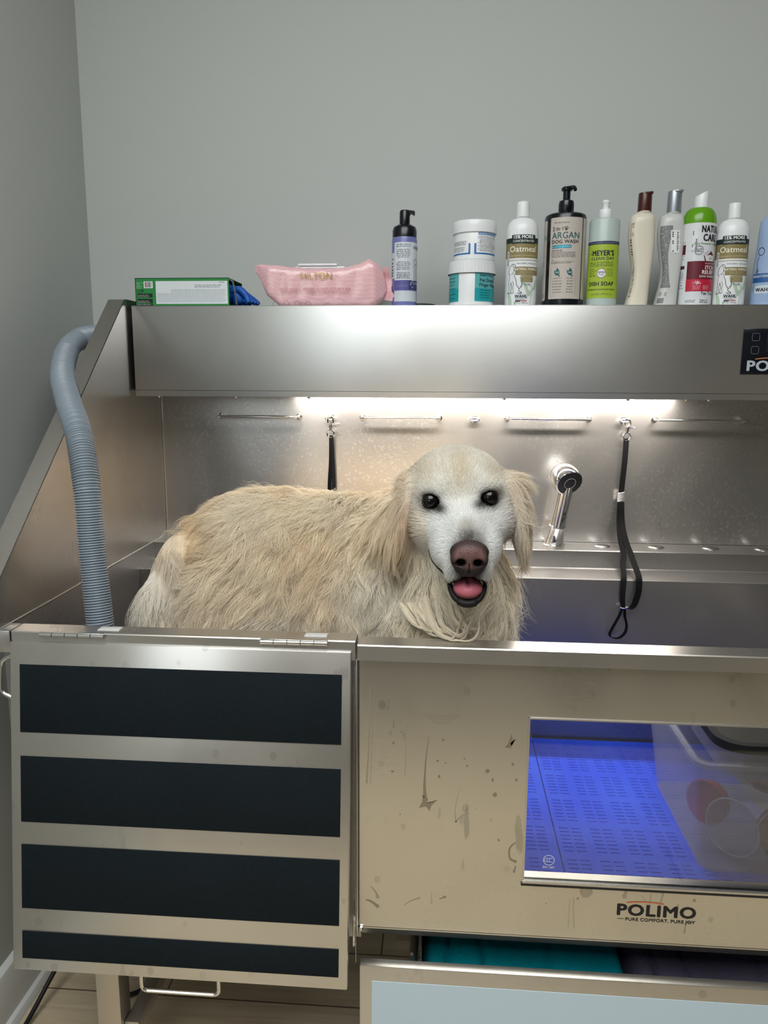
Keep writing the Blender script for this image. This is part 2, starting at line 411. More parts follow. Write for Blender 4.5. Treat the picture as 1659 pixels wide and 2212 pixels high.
# ramp door: shallow pan tilted out at the foot, with grip strips
RX0, RX1 = -.5355, -.0117; RZ0, RZ1 = .3734, .885; RY0, RY1 = -.069, -.0047
ramp = bpy.data.objects.new('ramp_door', None); link(ramp, T); ramp.empty_display_size = .05
tl = math.atan2(RY1-RY0, RZ1-RZ0); RM = Matrix.Translation((0, RY1, RZ1)) @ Matrix.Rotation(-tl, 4, 'X')
RH = math.hypot(RZ1-RZ0, RY1-RY0)
# rotation about X by -tl moves -z axis towards -y
s_ramp = steel('steel_ramp', (.66, .64, .60), .32, .45, (12, 800, 800), .5, spots=.35)
b = MB(); b.box((RX0, 0, -RH), (RX1, .018, 0), .0022, M=RM)
b.box((RX0+.0, .012, -.004), (RX1, .022, .0008), .0005, M=RM)
b.build('ramp_panel', s_ramp, ramp)
m_grip = mat('black_grip_tape', srgb(20, 30, 36), .7, spec=.15)
t = NT(m_grip); v = t.coords((1, 1, 1)); 
sp_ = t.n('ShaderNodeSeparateXYZ'); t.l(v, sp_.inputs[0])
a = t.math('ADD', sp_.outputs[0], sp_.outputs[2]); c = t.math('SUBTRACT', sp_.outputs[0], sp_.outputs[2])
wa = t.math('SINE', t.math('MULTIPLY', a, 1500.)); wb = t.math('SINE', t.math('MULTIPLY', c, 1500.))
h = t.math('MULTIPLY', wa, wb); t.bump(h, .5, .0006)
n = t.n('ShaderNodeTexNoise', Scale=9., Detail=5.); t.l(v, n.inputs['Vector'])
cc = t.ramp(n.outputs['Fac'], [(.35, srgb(11, 18, 23)), (.7, srgb(17, 24, 29))])
cc = t.mix(t.math('MULTIPLY_ADD', h, .5), cc, srgb(26, 35, 40)); t.l(cc, t.b.inputs['Base Color'])
def ramp_z(py):  # fraction down the ramp measured on the photo's left edge
    return py
for za, zb in ((.0345, .1395), (.1765, .2795), (.3150, .4160), (.4525, .4958)):
    b = MB(); b.box((RX0+.0160, -.0010, -zb), (RX1-.0135, .0005, -za), .0002, M=RM); b.build('grip_strip', m_grip, ramp)
# hinges on top, between rim and ramp
for x0 in (-.4880, -.1480):
    b = MB(); L = .1010; k = 5
    for i in range(k):
        xa = x0+L*i/k; b.tube([(xa+.0006, -.0035, ZR-.0035), (xa+L/k-.0006, -.0035, ZR-.0035)], .0036, 12)
    b.box((x0, -.003, ZR-.0005), (x0+L, .0, ZR+.0008), .0003)
    b.build('hinge', s_rod, ramp)
# square magnets on the rim
for x0 in (-.405, -.085): MB().box((x0, .013, ZR), (x0+.034, .030, ZR+.0012), .0006).build('rim_pad', mat('clear_pad', (.62, .62, .6), .3), T)
# wire handle at the foot of the ramp and on its left side
def wire(pts, r, name, par, k=.010):
    P = [Vector(p) for p in pts]; out = [P[0]]
    for i in range(1, len(P)-1):
        a = (P[i-1]-P[i]).normalized(); c = (P[i+1]-P[i]).normalized()
        for t_ in (0, .25, .5, .75, 1): out.append((P[i]+a*k*(1-t_))*(1-t_)+(P[i]+c*k*t_)*t_ if False else (1-t_)**2*(P[i]+a*k)+2*(1-t_)*t_*P[i]+t_*t_*(P[i]+c*k))
    out.append(P[-1]); b = MB(); b.tube(out, r, 10); return b.build(name, s_rod, par)
hz = RZ0-.030
wire([(-.334, -.060, RZ0+.004), (-.334, -.060, hz), (-.212, -.060, hz), (-.212, -.060, RZ0+.004)], .0034, 'handle', ramp)
wire([(RX0+.002, -.004, .862), (RX0-.016, -.004, .855), (RX0-.016, -.012, .805), (RX0+.002, -.012, .797)], .003, 'handle', ramp)
# guide strip and slide bolt in the slot between ramp and panel
b = MB(); b.box((-.0052, -.002, .412), (-.0030, .010, .872), .0006); b.box((-.0072, .003, .36), (-.0060, .02, .86), .0004)
b.build('guide_strip', s_rim, T)
b = MB(); b.box((-.0100, -.012, .405), (-.0070, -.002, .445), .001); b.tube([(-.0085, -.008, .40), (-.0085, -.008, .452)], .0022, 8)
b.build('slide_bolt', s_rod, T)
b = MB(); b.lathe([(0, -.004), (.004, -.003), (.004, .003), (0, .004)], (.0015, -.002, PB-.001), 12); b.build('bolt', s_rod, T)
# legs and cross rail
s_leg = steel('steel_leg', (.62, .58, .52), .42, .2, (200, 200, 4), .4)
for (lx, ly) in ((-.468, .055), (-.5, .50), (.98, .04), (.98, .50), (.03, .50)):
    MB().box((lx, ly, 0), (lx+.042, ly+.042, .405), .002).build('leg', s_leg, T)
MB().box((-.425, .066, .13), (-.40, .52, .16), .001).build('side_rail', s_leg, T)
MB().box((.0, .56, .12), (.98, .60, .15), .001).build('back_rail', s_leg, T)
# pull-out drawer under the tub
dr = bpy.data.objects.new('drawer', None); link(dr, T)
DY, DZ = -.036, .3897
b = MB(); b.box((.0035, DY, .02), (XR-.03, DY+.0165, DZ), .0012); b.build('drawer_front', s_ramp, dr)
m_film = mat('pale_blue_film', srgb(190, 212, 226), .28, coat=.3)
MB().box((.0225, DY-.0006, .045), (XR-.05, DY+.001, DZ-.026), .0).build('protective_film', m_film, dr)
b = MB(); b.box((.090, DY+.0165, .05), (XR-.07, .50, .053)); b.box((.096, DY+.0165, .05), (.0975, .50, .355)); b.box((XR-.08, DY+.0165, .05), (XR-.0785, .50, .355)); b.box((.090, .498, .05), (XR-.07, .50, .355))
b.build('drawer_box', s_leg, dr)
b = MB(); b.box((.078, DY+.017, .335), (.092, .50, .36), .001); b.tube([(.083, -.012, .33), (.083, -.012, .395)], .003, 8); b.box((.076, -.02, .352), (.090, -.006, .360), .001)
b.build('drawer_slide', s_rod, dr)
# ================================================================== lettering and labels
_tc = {}
def text_geo(s, bold=0., sp=1.):
    k = (s, round(bold, 3), sp)
    if k in _tc: return _tc[k]
    c = bpy.data.curves.new('t', 'FONT'); c.body = s; c.size = 1.; c.offset = bold; c.resolution_u = 3; c.space_character = sp
    o = bpy.data.objects.new('t', c); COL.objects.link(o)
    dg = bpy.context.evaluated_depsgraph_get(); dg.update()
    me = bpy.data.meshes.new_from_object(o.evaluated_get(dg))
    V = np.array([v.co[:2] for v in me.vertices]) if len(me.vertices) else np.zeros((0, 2)); Fc = [tuple(p.vertices) for p in me.polygons]
    COL.objects.unlink(o); bpy.data.objects.remove(o); bpy.data.curves.remove(c); bpy.data.meshes.remove(me)
    _tc[k] = (V, Fc); return _tc[k]

_cm = {}
def cmat(c, rough=.4, metal=0.):
    k = (tuple(c), rough, metal)
    if k not in _cm: _cm[k] = mat('ink_%d_%d_%d' % tuple(c), srgb(*c), rough, metal)
    return _cm[k]

class Decal:
    """printed artwork laid on a surface; surf(u, v, h) -> point h metres above it"""
    def __init__(s, surf, step=.004): s.surf = surf; s.mb = MB(); s.mats = []; s.step = step
    def mi(s, c, rough=.4, metal=0.):
        m = cmat(c, rough, metal)
        if m not in s.mats: s.mats.append(m)
        return s.mats.index(m)
    def rect(s, u0, v0, u1, v1, c, h=1, r=0., **k):
        n = max(1, int(abs(u1-u0)/s.step)); vs = []; q = []
        cols = [u0+(u1-u0)*i/n for i in range(n+1)]
        m = max(1, int(abs(v1-v0)/.012))
        if r:
            xs = sorted(set([u0+r*(1-math.cos(a)) for a in (0, PI/6, PI/3, PI/2)]+[x for x in cols if u0+r < x < u1-r]+[u1-r*(1-math.cos(a)) for a in (0, PI/6, PI/3, PI/2)]))
            for x in xs:
                d = max(0, (u0+r)-x, x-(u1-r)); ins = r-math.sqrt(max(0, r*r-d*d))
                for j in range(m+1): vs.append(s.surf(x, v0+ins+(v1-v0-2*ins)*j/m, .00012*h))
            n = len(xs)-1
        else:
            for x in cols:
                for j in range(m+1): vs.append(s.surf(x, v0+(v1-v0)*j/m, .00012*h))
        for i in range(n):
            for j in range(m): a = i*(m+1)+j; q.append((a, a+m+1, a+m+2, a+1))
        s.mb.add(vs, q, s.mi(c, **k)); return s
    def poly(s, pts, c, h=2, **k):
        # triangle fan from centroid: fine for star-shaped outlines
        cx = sum(p[0] for p in pts)/len(pts); cy = sum(p[1] for p in pts)/len(pts)
        vs = [s.surf(cx, cy, .00012*h)]+[s.surf(u, v, .00012*h) for u, v in pts]; n = len(pts)
        s.mb.add(vs, [(0, i+1, (i+1) % n+1) for i in range(n)], s.mi(c, **k)); return s
    def disc(s, u, v, r, c, h=2, n=24, **k):
        return s.poly([(u+r*math.cos(2*PI*i/n), v+r*math.sin(2*PI*i/n)) for i in range(n)], c, h, **k)
    def ring(s, u, v, r, w, c, h=3, n=28, **k): return s.line([(u+r*math.cos(2*PI*i/n), v+r*math.sin(2*PI*i/n)) for i in range(n+1)], w, c, h, **k)
    def line(s, pts, w, c, h=3, **k):
        vs = []; m = len(pts)
        for i in range(m):
            a = pts[max(i-1, 0)]; b = pts[min(i+1, m-1)]; dx, dy = b[0]-a[0], b[1]-a[1]; L = math.hypot(dx, dy) or 1
            nx, ny = -dy/L*w/2, dx/L*w/2; u, v = pts[i]
            vs += [s.surf(u+nx, v+ny, .00012*h), s.surf(u-nx, v-ny, .00012*h)]
        s.mb.add(vs, [(2*i, 2*i+1, 2*i+3, 2*i+2) for i in range(m-1)], s.mi(c, **k)); return s
    def curve(s, pts, w, c, h=3, **k):
        P = smooth_path([(a, b, 0) for a, b in pts], 5); return s.line([(p.x, p.y) for p in P], w, c, h, **k)
    def text(s, st, u, v, size, c, align='L', bold=0., sx=1., h=4, rot=0, sp=None, **k):
        if bold > .005:
            q = bold*1.1*size*sx; kw = dict(k, align=align, bold=0., sx=sx, rot=rot, sp=sp if sp else 1+bold*2.5)
            for i, (a, b_) in enumerate(((-q, 0), (q, 0), (0, q*.6), (0, -q*.6), (-q*.7, q*.4), (q*.7, -q*.4), (q*.7, q*.4), (-q*.7, -q*.4))): s.text(st, u+a, v+b_, size, c, h=h+.12*i, **kw)
            return s
        V, Fc = text_geo(st, bold, sp if sp else 1.)
        if not len(V): return s
        x0, x1 = V[:, 0].min(), V[:, 0].max(); o = {'L': x0, 'C': (x0+x1)/2, 'R': x1}[align]
        P = np.stack([(V[:, 0]-o)*size*sx, V[:, 1]*size], 1)
        if rot: P = P @ np.array([[math.cos(rot), math.sin(rot)], [-math.sin(rot), math.cos(rot)]])
        s.mb.add([s.surf(u+a, v+b, .00012*h) for a, b in P], Fc, s.mi(c, **k)); return s
    def fine(s, u0, u1, v, size, c, seed=0, h=4, align='L', rag=.25):
        """rows of print too small to read: word-long strokes broken by gaps"""
        q = random.Random(seed*977+int(v*1e5)); L = (u1-u0)*(1-q.random()*rag); a = u0 if align == 'L' else (u0+u1-L)/2; e = a+L
        while a < e:
            w = min(e-a, size*(.9+q.random()*2.4))
            x = a
            while x < a+w:
                k = min(a+w-x, size*.34); s.rect(x, v, x+k*.72, v+size*(.50 if q.random() < .7 else .72), c, h); x += size*.42
            a += w+size*.45
        return s
    def build(s, name, parent, label=None):
        me = bpy.data.meshes.new(name); me.from_pydata(s.mb.v, [], s.mb.f)
        for m in s.mats: me.materials.append(m)
        me.polygons.foreach_set('material_index', s.mb.mi); me.update()
        o = bpy.data.objects.new(name, me); link(o, parent)
        if label: o['label'] = label
        return o

def cyl(cx, cy, z0, R, sq=1., rot=0., base=.0002):
    """surface of an upright (squashed) cylinder; u measured along the arc, 0 faces the room; R may be a function of v"""
    rot = rot-math.atan2(cx-.1156, cy+1.0771)
    def f(u, v, h):
        r = R(v) if callable(R) else R
        a = u/r+rot; return (cx+(r+h+base)*math.sin(a), cy-(r*sq+h+base)*math.cos(a), z0+v)
    return f
def flat(o, ux, uz, n):
    o, ux, uz, n = Vector(o), Vector(ux), Vector(uz), Vector(n)
    return lambda u, v, h: tuple(o+ux*u+uz*v+n*(h+.0001))

# POLIMO lettering on the front panel
def polimo(D_, u, v, s, ink, arc, tag_ink=None):
    D_.text('POLIMO', u, v, s, ink, bold=.034, sx=1.16, h=3, sp=1.10)
    w = s*4.55
    top = [(u+w*(.11+.46*i/14), v+s*(.80+.135*math.sin(PI*(i/14)*.86+.18))) for i in range(15)]
    bot = [(u+w*(.11+.46*i/14), v+s*(.775+.085*math.sin(PI*(i/14)*.86+.16))) for i in range(15)]
    D_.line([((a[0]+b_[0])/2, (a[1]+b_[1])/2) for a, b_ in zip(top, bot)], s*.07, arc, 3)
    if tag_ink:
        D_.text('PURE COMFORT, PURE JOY', u+w*.105, v-s*.36, s*.285, tag_ink, bold=.012, sx=1.12, h=3)
        D_.line([(u+w*.0, v-s*.26), (u+w*.085, v-s*.26)], s*.022, tag_ink, 3); D_.line([(u+w*.865, v-s*.26), (u+w*.96, v-s*.26)], s*.022, tag_ink, 3)
d = Decal(flat((.397, 0, .4745), (1, 0, 0), (0, 0, 1), (0, -1, 0)))
polimo(d, 0, 0, .0262, (18, 20, 26), (196, 104, 62), (24, 24, 28))
d.build('maker_lettering', T)
# dried drips, splats and rubbed marks on the front panel
d = Decal(flat((0, 0, 0), (1, 0, 0), (0, 0, 1), (0, -1, 0))); K = dict(rough=.46, metal=.9); dk, dl = (170, 163, 148), (188, 182, 168)
def drip(P, w0, w1, c=dk):
    q = smooth_path([(a, b_, 0) for a, b_ in P], 6)
    for i in range(len(q)-1):
        w_ = w0+(w1-w0)*i/len(q); d.line([(q[i].x, q[i].y), (q[i+1].x, q[i+1].y)], w_, c, 1, **K)
    d.disc(q[-1].x, q[-1].y, w1*.62, c, 1.2, 12, **K)
drip([(.1039, .7535), (.1003, .7175), (.0987, .6797)], .0010, .0034); drip([(.0987, .6797), (.0992, .6650), (.1005, .6520)], .0034, .0060)
d.poly([(.0955, .6605), (.1000, .6545), (.1048, .6456), (.1188, .6517), (.1098, .642), (.1071, .6327), (.1014, .6401), (.0908, .6372), (.0960, .6480)], dk, 1, **K)
drip([(.1513, .6708), (.1457, .6361), (.1475, .617)], .0006, .0016, dl); drip([(.1682, .6334), (.1544, .6251), (.1475, .617)], .0006, .0022, dl)
drip([(.0698, .8417), (.0705, .7684), (.0691, .6897)], .0005, .0012, dl); drip([(.0161, .8361), (.0141, .7437), (.0107, .6755)], .0012, .0030, dl); drip([(.0228, .8361), (.0190, .7437), (.0165, .6755)], .0006, .0012, dl)
d.poly([(.2204, .7436), (.2235, .7526), (.2266, .7638), (.2290, .7529), (.2270, .7440), (.2330, .7560), (.2260, .7405), (.2180, .7420)], dk, 1, **K)
drip([(.0438, .8116), (.0425, .7968)], .0008, .0028); drip([(.0512, .7790), (.0512, .7680)], .0006, .0022)
for x_, z_, r_ in ((.0512, .7420, .0024), (.1254, .7500, .0021), (.0620, .7600, .0015), (.0500, .6950, .0022), (.1300, .7130, .0014), (.1180, .7160, .0018), (.1210, .6900, .0024), (.1580, .7210, .0014), (.1620, .7090, .0016), (.1930, .7020, .0030), (.2010, .6880, .0022), (.2050, .6640, .0028), (.2300, .7150, .0020), (.2360, .6900, .0022), (.0620, .6250, .0014), (.1780, .6410, .0010), (.2130, .5900, .0018), (.1100, .7690, .0009), (.1180, .7560, .0008), (.0900, .7590, .0007), (.1420, .7000, .0009), (.1500, .6860, .0008), (.3360, .4980, .0014), (.5100, .5050, .0022), (.2890, .4860, .0012)):
    q = random.Random(int(x_*1e4)); d.poly([(x_+r_*(.6+.8*q.random())*math.cos(a), z_+r_*(.7+.9*q.random())*math.sin(a)) for a in np.linspace(0, 2*PI, 9, endpoint=False)], dk if r_ > .0013 else dl, 1, **K)
for k in range(5): drip([(.092+.004*k, .7905-.0028*k), (.118, .7880-.0030*k), (.150-.004*k, .7900-.0035*k)], .0004, .0008, dl)
drip([(.2381, .587), (.2298, .5760), (.2310, .5600), (.2390, .5550)], .0020, .0040); drip([(.2400, .5480), (.2380, .5380)], .0020, .0034)
d.poly([(.3385, .5140), (.3470, .5165), (.3570, .5145), (.3585, .5080), (.3520, .5010), (.3440, .5000), (.3390, .5060)], dl, 1, **K)
drip([(.4306, .5083), (.4380, .4990), (.4420, .4850), (.4480, .4700)], .0008, .0016, dl); drip([(.4450, .5130), (.4448, .4900)], .0012, .0030, dl); drip([(.4630, .5143), (.4600, .4950), (.4590, .4700)], .0026, .0030, dl); drip([(.4867, .4970), (.4850, .4820)], .0020, .0044, dl)
drip([(.3298, .5000), (.3305, .4800), (.3329, .4466)], .0010, .0014, dl); drip([(.3240, .4950), (.3238, .4500)], .0006, .0012, dl); drip([(.4090, .5180), (.4060, .5060)], .0036, .0060, dl); drip([(.5000, .4640), (.4990, .4500)], .0022, .0030, dl)
drip([(.0170, .5000), (.0250, .4900), (.0280, .4820)], .0012, .0050, dl); drip([(.0093, .4760), (.0170, .4740), (.0276, .4660)], .0020, .0050); drip([(.0700, .4700), (.0800, .4780), (.0930, .4839)], .0010, .0024, dl); drip([(.1120, .4960), (.1125, .4760)], .0006, .0018, dl); drip([(.1240, .4840), (.1330, .4880)], .0010, .0034)
tag(d.build('water_stains', T), kind='stuff')
# certification mark etched on the window pane
d = Decal(flat((.290, .003, .5445), (1, 0, 0), (0, 0, 1), (0, -1, 0)))
g_ = (226, 232, 240)
d.ring(0, .014, .0082, .0008, g_)
for k in (-.0035, 0, .0035):
    d.line([(k+.0030*math.cos(a), .014+.0034*math.sin(a)) for a in np.linspace(.9, 2*PI-.9, 12)], .0007, g_)
d.text('E011281', 0, .0005, .0052, g_, 'C')
d.build('glass_mark', T)
# control panel at the right of the shelf
b = MB(); cu0, cv0 = .7195, 1.2925
pts = []
d = Decal(flat((0, YS, 0), (1, 0, 0), (0, 0, 1), (0, -1, 0)))
b.box((cu0, YS-.0016, 1.2925), (cu0+.20, YS, 1.3835), .0008); cp = b.build('control_panel', mat('black_glass', (.004, .006, .010), .12), T)
d = Decal(flat((0, YS-.0016, 0), (1, 0, 0), (0, 0, 1), (0, -1, 0)))
wg = (118, 122, 126)
def sqr(D_, u, v, s, w, c):
    r = s*.18; P = []
    for (cx_, cy_, a0) in ((u+s-r, v+s-r, 0), (u+r, v+s-r, PI/2), (u+r, v+r, PI), (u+s-r, v+r, 3*PI/2)):
        P += [(cx_+r*math.cos(a0+a), cy_+r*math.sin(a0+a)) for a in (0, PI/6, PI/3, PI/2)]
    D_.line(P+[P[0], P[1]], w, c, 3)
for k in range(5): sqr(d, cu0+.0175+.031*k, 1.3595, .0145, .0007, wg); 
for k in range(5): sqr(d, cu0+.0175+.031*k, 1.3335, .0145, .0007, wg) if k != 1 else None
polimo(d, cu0+.0125, 1.3000, .0285, (176, 186, 194), (190, 120, 62))
d.rect(cu0+.046, 1.337, cu0+.12, 1.372, (14, 22, 22), 1)
d.build('control_print', cp)

# ================================================================== on the shelf
def bott(name, label, group=None): return thing(name, label, 'bottle', group)
plast = lambda c, rough=.28, **k: mat('plastic', srgb(*c), rough, **k)
m_wp = plast((226, 230, 232)); m_bp = plast((14, 18, 24), .22)
ZT = ZS
FX = lambda px, y=.62: None
GRN, OAT, DKG = (28, 42, 40), (136, 124, 82), (190, 204, 190)

# --- foam bottle with spout
T1 = bott('foam_bottle', 'purple foam pump bottle with black spout, next to the pink wipes pack')
cx, cy, r = .0295, .625, .0255
MB().lathe([(0, 0), (.022, 0), (.0248, .002), (r, .006), (r, .132), (.0245, .1365), (.021, .139), (0, .139)], (cx, cy, ZT), 40).build('bottle_body', plast((112, 116, 172), .22, spec=.5), T1)
b = MB(); b.lathe([(.0245, .1335), (.0247, .150), (.0235, .1525), (.0232, .1555), (.0215, .158), (.0165, .160), (.014, .162), (.0105, .1625), (.0105, .186), (.009, .190), (0, .1905)], (cx, cy, ZT), 36)
b.prism([(cx-.006, .186+ZT), (cx+.002, .1905+ZT), (cx+.0195, .1885+ZT), (cx+.0205, .1865+ZT), (cx+.0205, .1805+ZT), (cx+.017, .180+ZT), (cx+.0155, .1825+ZT), (cx+.010, .1815+ZT)], 'y', cy-.0045, cy+.0045)
b.build('foam_pump', m_bp, T1)
d = Decal(cyl(cx, cy, ZT, r, rot=.05)); ink = (70, 74, 88)
d.rect(-.024, .0105, .030, .0315, (196, 204, 212), 1); d.rect(-.024, .0335, .040, .052, (88, 88, 150), 1); d.rect(.008, .0335, .040, .052, (58, 64, 110), 2)
d.rect(-.024, .052, .040, .1255, (202, 210, 218), 1, r=.003)
rows = [(.120, 1), (.1165, 1), (.110, 1), (.1065, 1), (.1028, 1), (.0992, 1), (.0957, 1), (.086, 1), (.0825, 1), (.079, 1), (.0755, 1), (.0722, 1), (.066, 1), (.0632, 1), (.0605, 1), (.0578, 1), (.0552, 1)]
for i, (v_, _) in enumerate(rows): d.fine(-.019, .012, v_, .0030, ink if i < 14 else (34, 36, 50), i, align='C')
d.text('WAHL', .018, .112, .010, ink, bold=.01)
d.ring(.0245, .088, .0055, .0008, (60, 66, 80)); d.curve([(.018, .082), (.0205, .072), (.020, .056), (.023, .054)], .0008, (60, 66, 80)); d.curve([(.027, .082), (.026, .070), (.027, .055)], .0008, (60, 66, 80))
d.text('CLEAN', .018, .0445, .0058, (200, 206, 226), bold=.01)
for u_, v_ in ((.014, .0475), (.017, .0515), (.0165, .0385), (.012, .0440)): d.ring(u_, v_, .0013, .0006, (210, 215, 235))
for v_ in (.0415, .0390): d.fine(-.019, .010, v_, .0022, (140, 140, 190), 3)
for k, v_ in ((0, .060), (1, .0655), (2, .071), (3, .078), (4, .084), (5, .092)): d.rect(-.034, v_, -.0285+.001*(k % 2), v_+.0035, (60, 60, 74), 2)
d.rect(-.0385, .056, -.0245, .106, (206, 212, 218), 1)
d.build('label_print', T1)
# --- dark dish
T0 = thing('round_dish', 'small dark flat dish lying behind the purple foam pump bottle', 'dish')
MB().lathe([(0, 0), (.028, 0), (.030, .001), (.0335, .0075), (.0345, .0085), (.0335, .009), (.030, .0035), (0, .003)], (.0625, .655, ZT), 40).build('dish_body', plast((44, 56, 62), .3), T0)

# --- jars
def jar(cx, cy, z, R, h, lr, lh, ribs, name, label):
    t_ = thing(name, label, 'jar')
    MB().lathe([(0, 0), (R*.95, 0), (R, .003), (R, h-.004), (R*.97, h)], (cx, cy, z), 56).build('jar_body', m_wp, t_)
    b = MB()
    if ribs:
        n = 44*3; ring = lambda k: lr if k % 3 else lr-.0007
        vs = []
        for zz in (h-.004, h+lh-.007):
            for k in range(n): vs.append((cx+ring(k)*math.cos(2*PI*k/n), cy+ring(k)*math.sin(2*PI*k/n), z+zz))
        b.add(vs, [(k, (k+1) % n, (k+1) % n+n, k+n) for k in range(n)])
        b.lathe([(lr-.0008, h+lh-.007), (lr-.0008, h+lh-.0055), (lr-.003, h+lh-.0045), (0, h+lh-.0045)], (cx, cy, z), 56); b.lathe([(R, h-.004), (lr-.0004, h-.004)], (cx, cy, z), 56)
    else:
        b.lathe([(R, h-.004), (lr, h-.004), (lr, h+.006), (lr, h+lh-.009), (lr-.0012, h+lh-.006), (lr-.004, h+lh-.0045), (0, h+lh-.0045)], (cx, cy, z), 56)
    b.build('jar_lid', m_wp, t_)
    return t_
jx, jy = .1740, .632
J1 = jar(jx-.0010, jy, ZT, .0470, .0715, .0508, .026, True, 'finger_wipe_jar', 'white jar with teal label and ribbed lid, bottom of the two stacked jars')
d = Decal(cyl(jx-.0010, jy, ZT, .0470, rot=.06)); TE, TD = (88, 170, 172), (26, 152, 158)
d.rect(.004, .010, .070, .0680, TE, 1, r=.002); d.rect(.004, .010, .070, .0360, TD, 2, r=.0015)
d.rect(-.090, .010, -.0310, .0680, TE, 1, r=.002); d.rect(-.090, .010, -.0310, .0360, TD, 2)
nv = (28, 62, 84)
d.text('lulu', .0145, .0605, .0082, nv, bold=.025); d.text('monster', .0262, .0605, .0082, nv)
d.text('Pet Dental', .0145, .0495, .0094, nv, bold=.02); d.text('Finger Wipes', .0140, .0400, .0094, nv, bold=.02)
for k, v_ in enumerate((.0315, .0265, .0215, .0165)): d.fine(.0155, .048, v_, .0032, (20, 84, 96), k)
for k, v_ in enumerate((.057, .050, .043, .036, .024, .016)): d.fine(-.070, -.038, v_, .0032, (20, 84, 96), k)
d.build('label_print', J1)
zz = ZT+.0715+.026-.0045
J2 = jar(jx+.0030, jy, zz, .0432, .0600, .0462, .0255, False, 'ear_wipe_jar', 'white jar with blue bracket print, topmost of the two stacked jars')
d = Decal(cyl(jx+.0030, jy, zz, .0432, rot=.0)); BL = (44, 112, 176)
for v0, v1, u0, u1 in ((.0115, .0145, .000, .060), (.0115, .0330, .0, .0042), (.0115, .0145, -.060, -.0080), (.0115, .0330, -.0120, -.0080)): d.rect(u0, v0, u1, v1, BL, 1)
d.rect(.0080, .0495, .060, .0545, (112, 152, 196), 1)
d.fine(.009, .030, .0508, .003, (190, 206, 226), 2, h=3)
for k, v_ in enumerate((.0455, .0425, .0395, .0365, .0335, .0305, .0275, .0245, .0212, .0180)): d.fine(.011, .056, v_, .0022, (52, 58, 66), k)
for v_ in (.0455, .0425, .0335, .0275, .0212): d.rect(.0078, v_, .0092, v_+.0015, BL, 2)
for k, v_ in enumerate((.0365, .0335, .0305, .0245, .0212, .0180)): d.fine(-.052, -.0155, v_, .0024, (52, 58, 66), k+20)
d.build('label_print', J2)

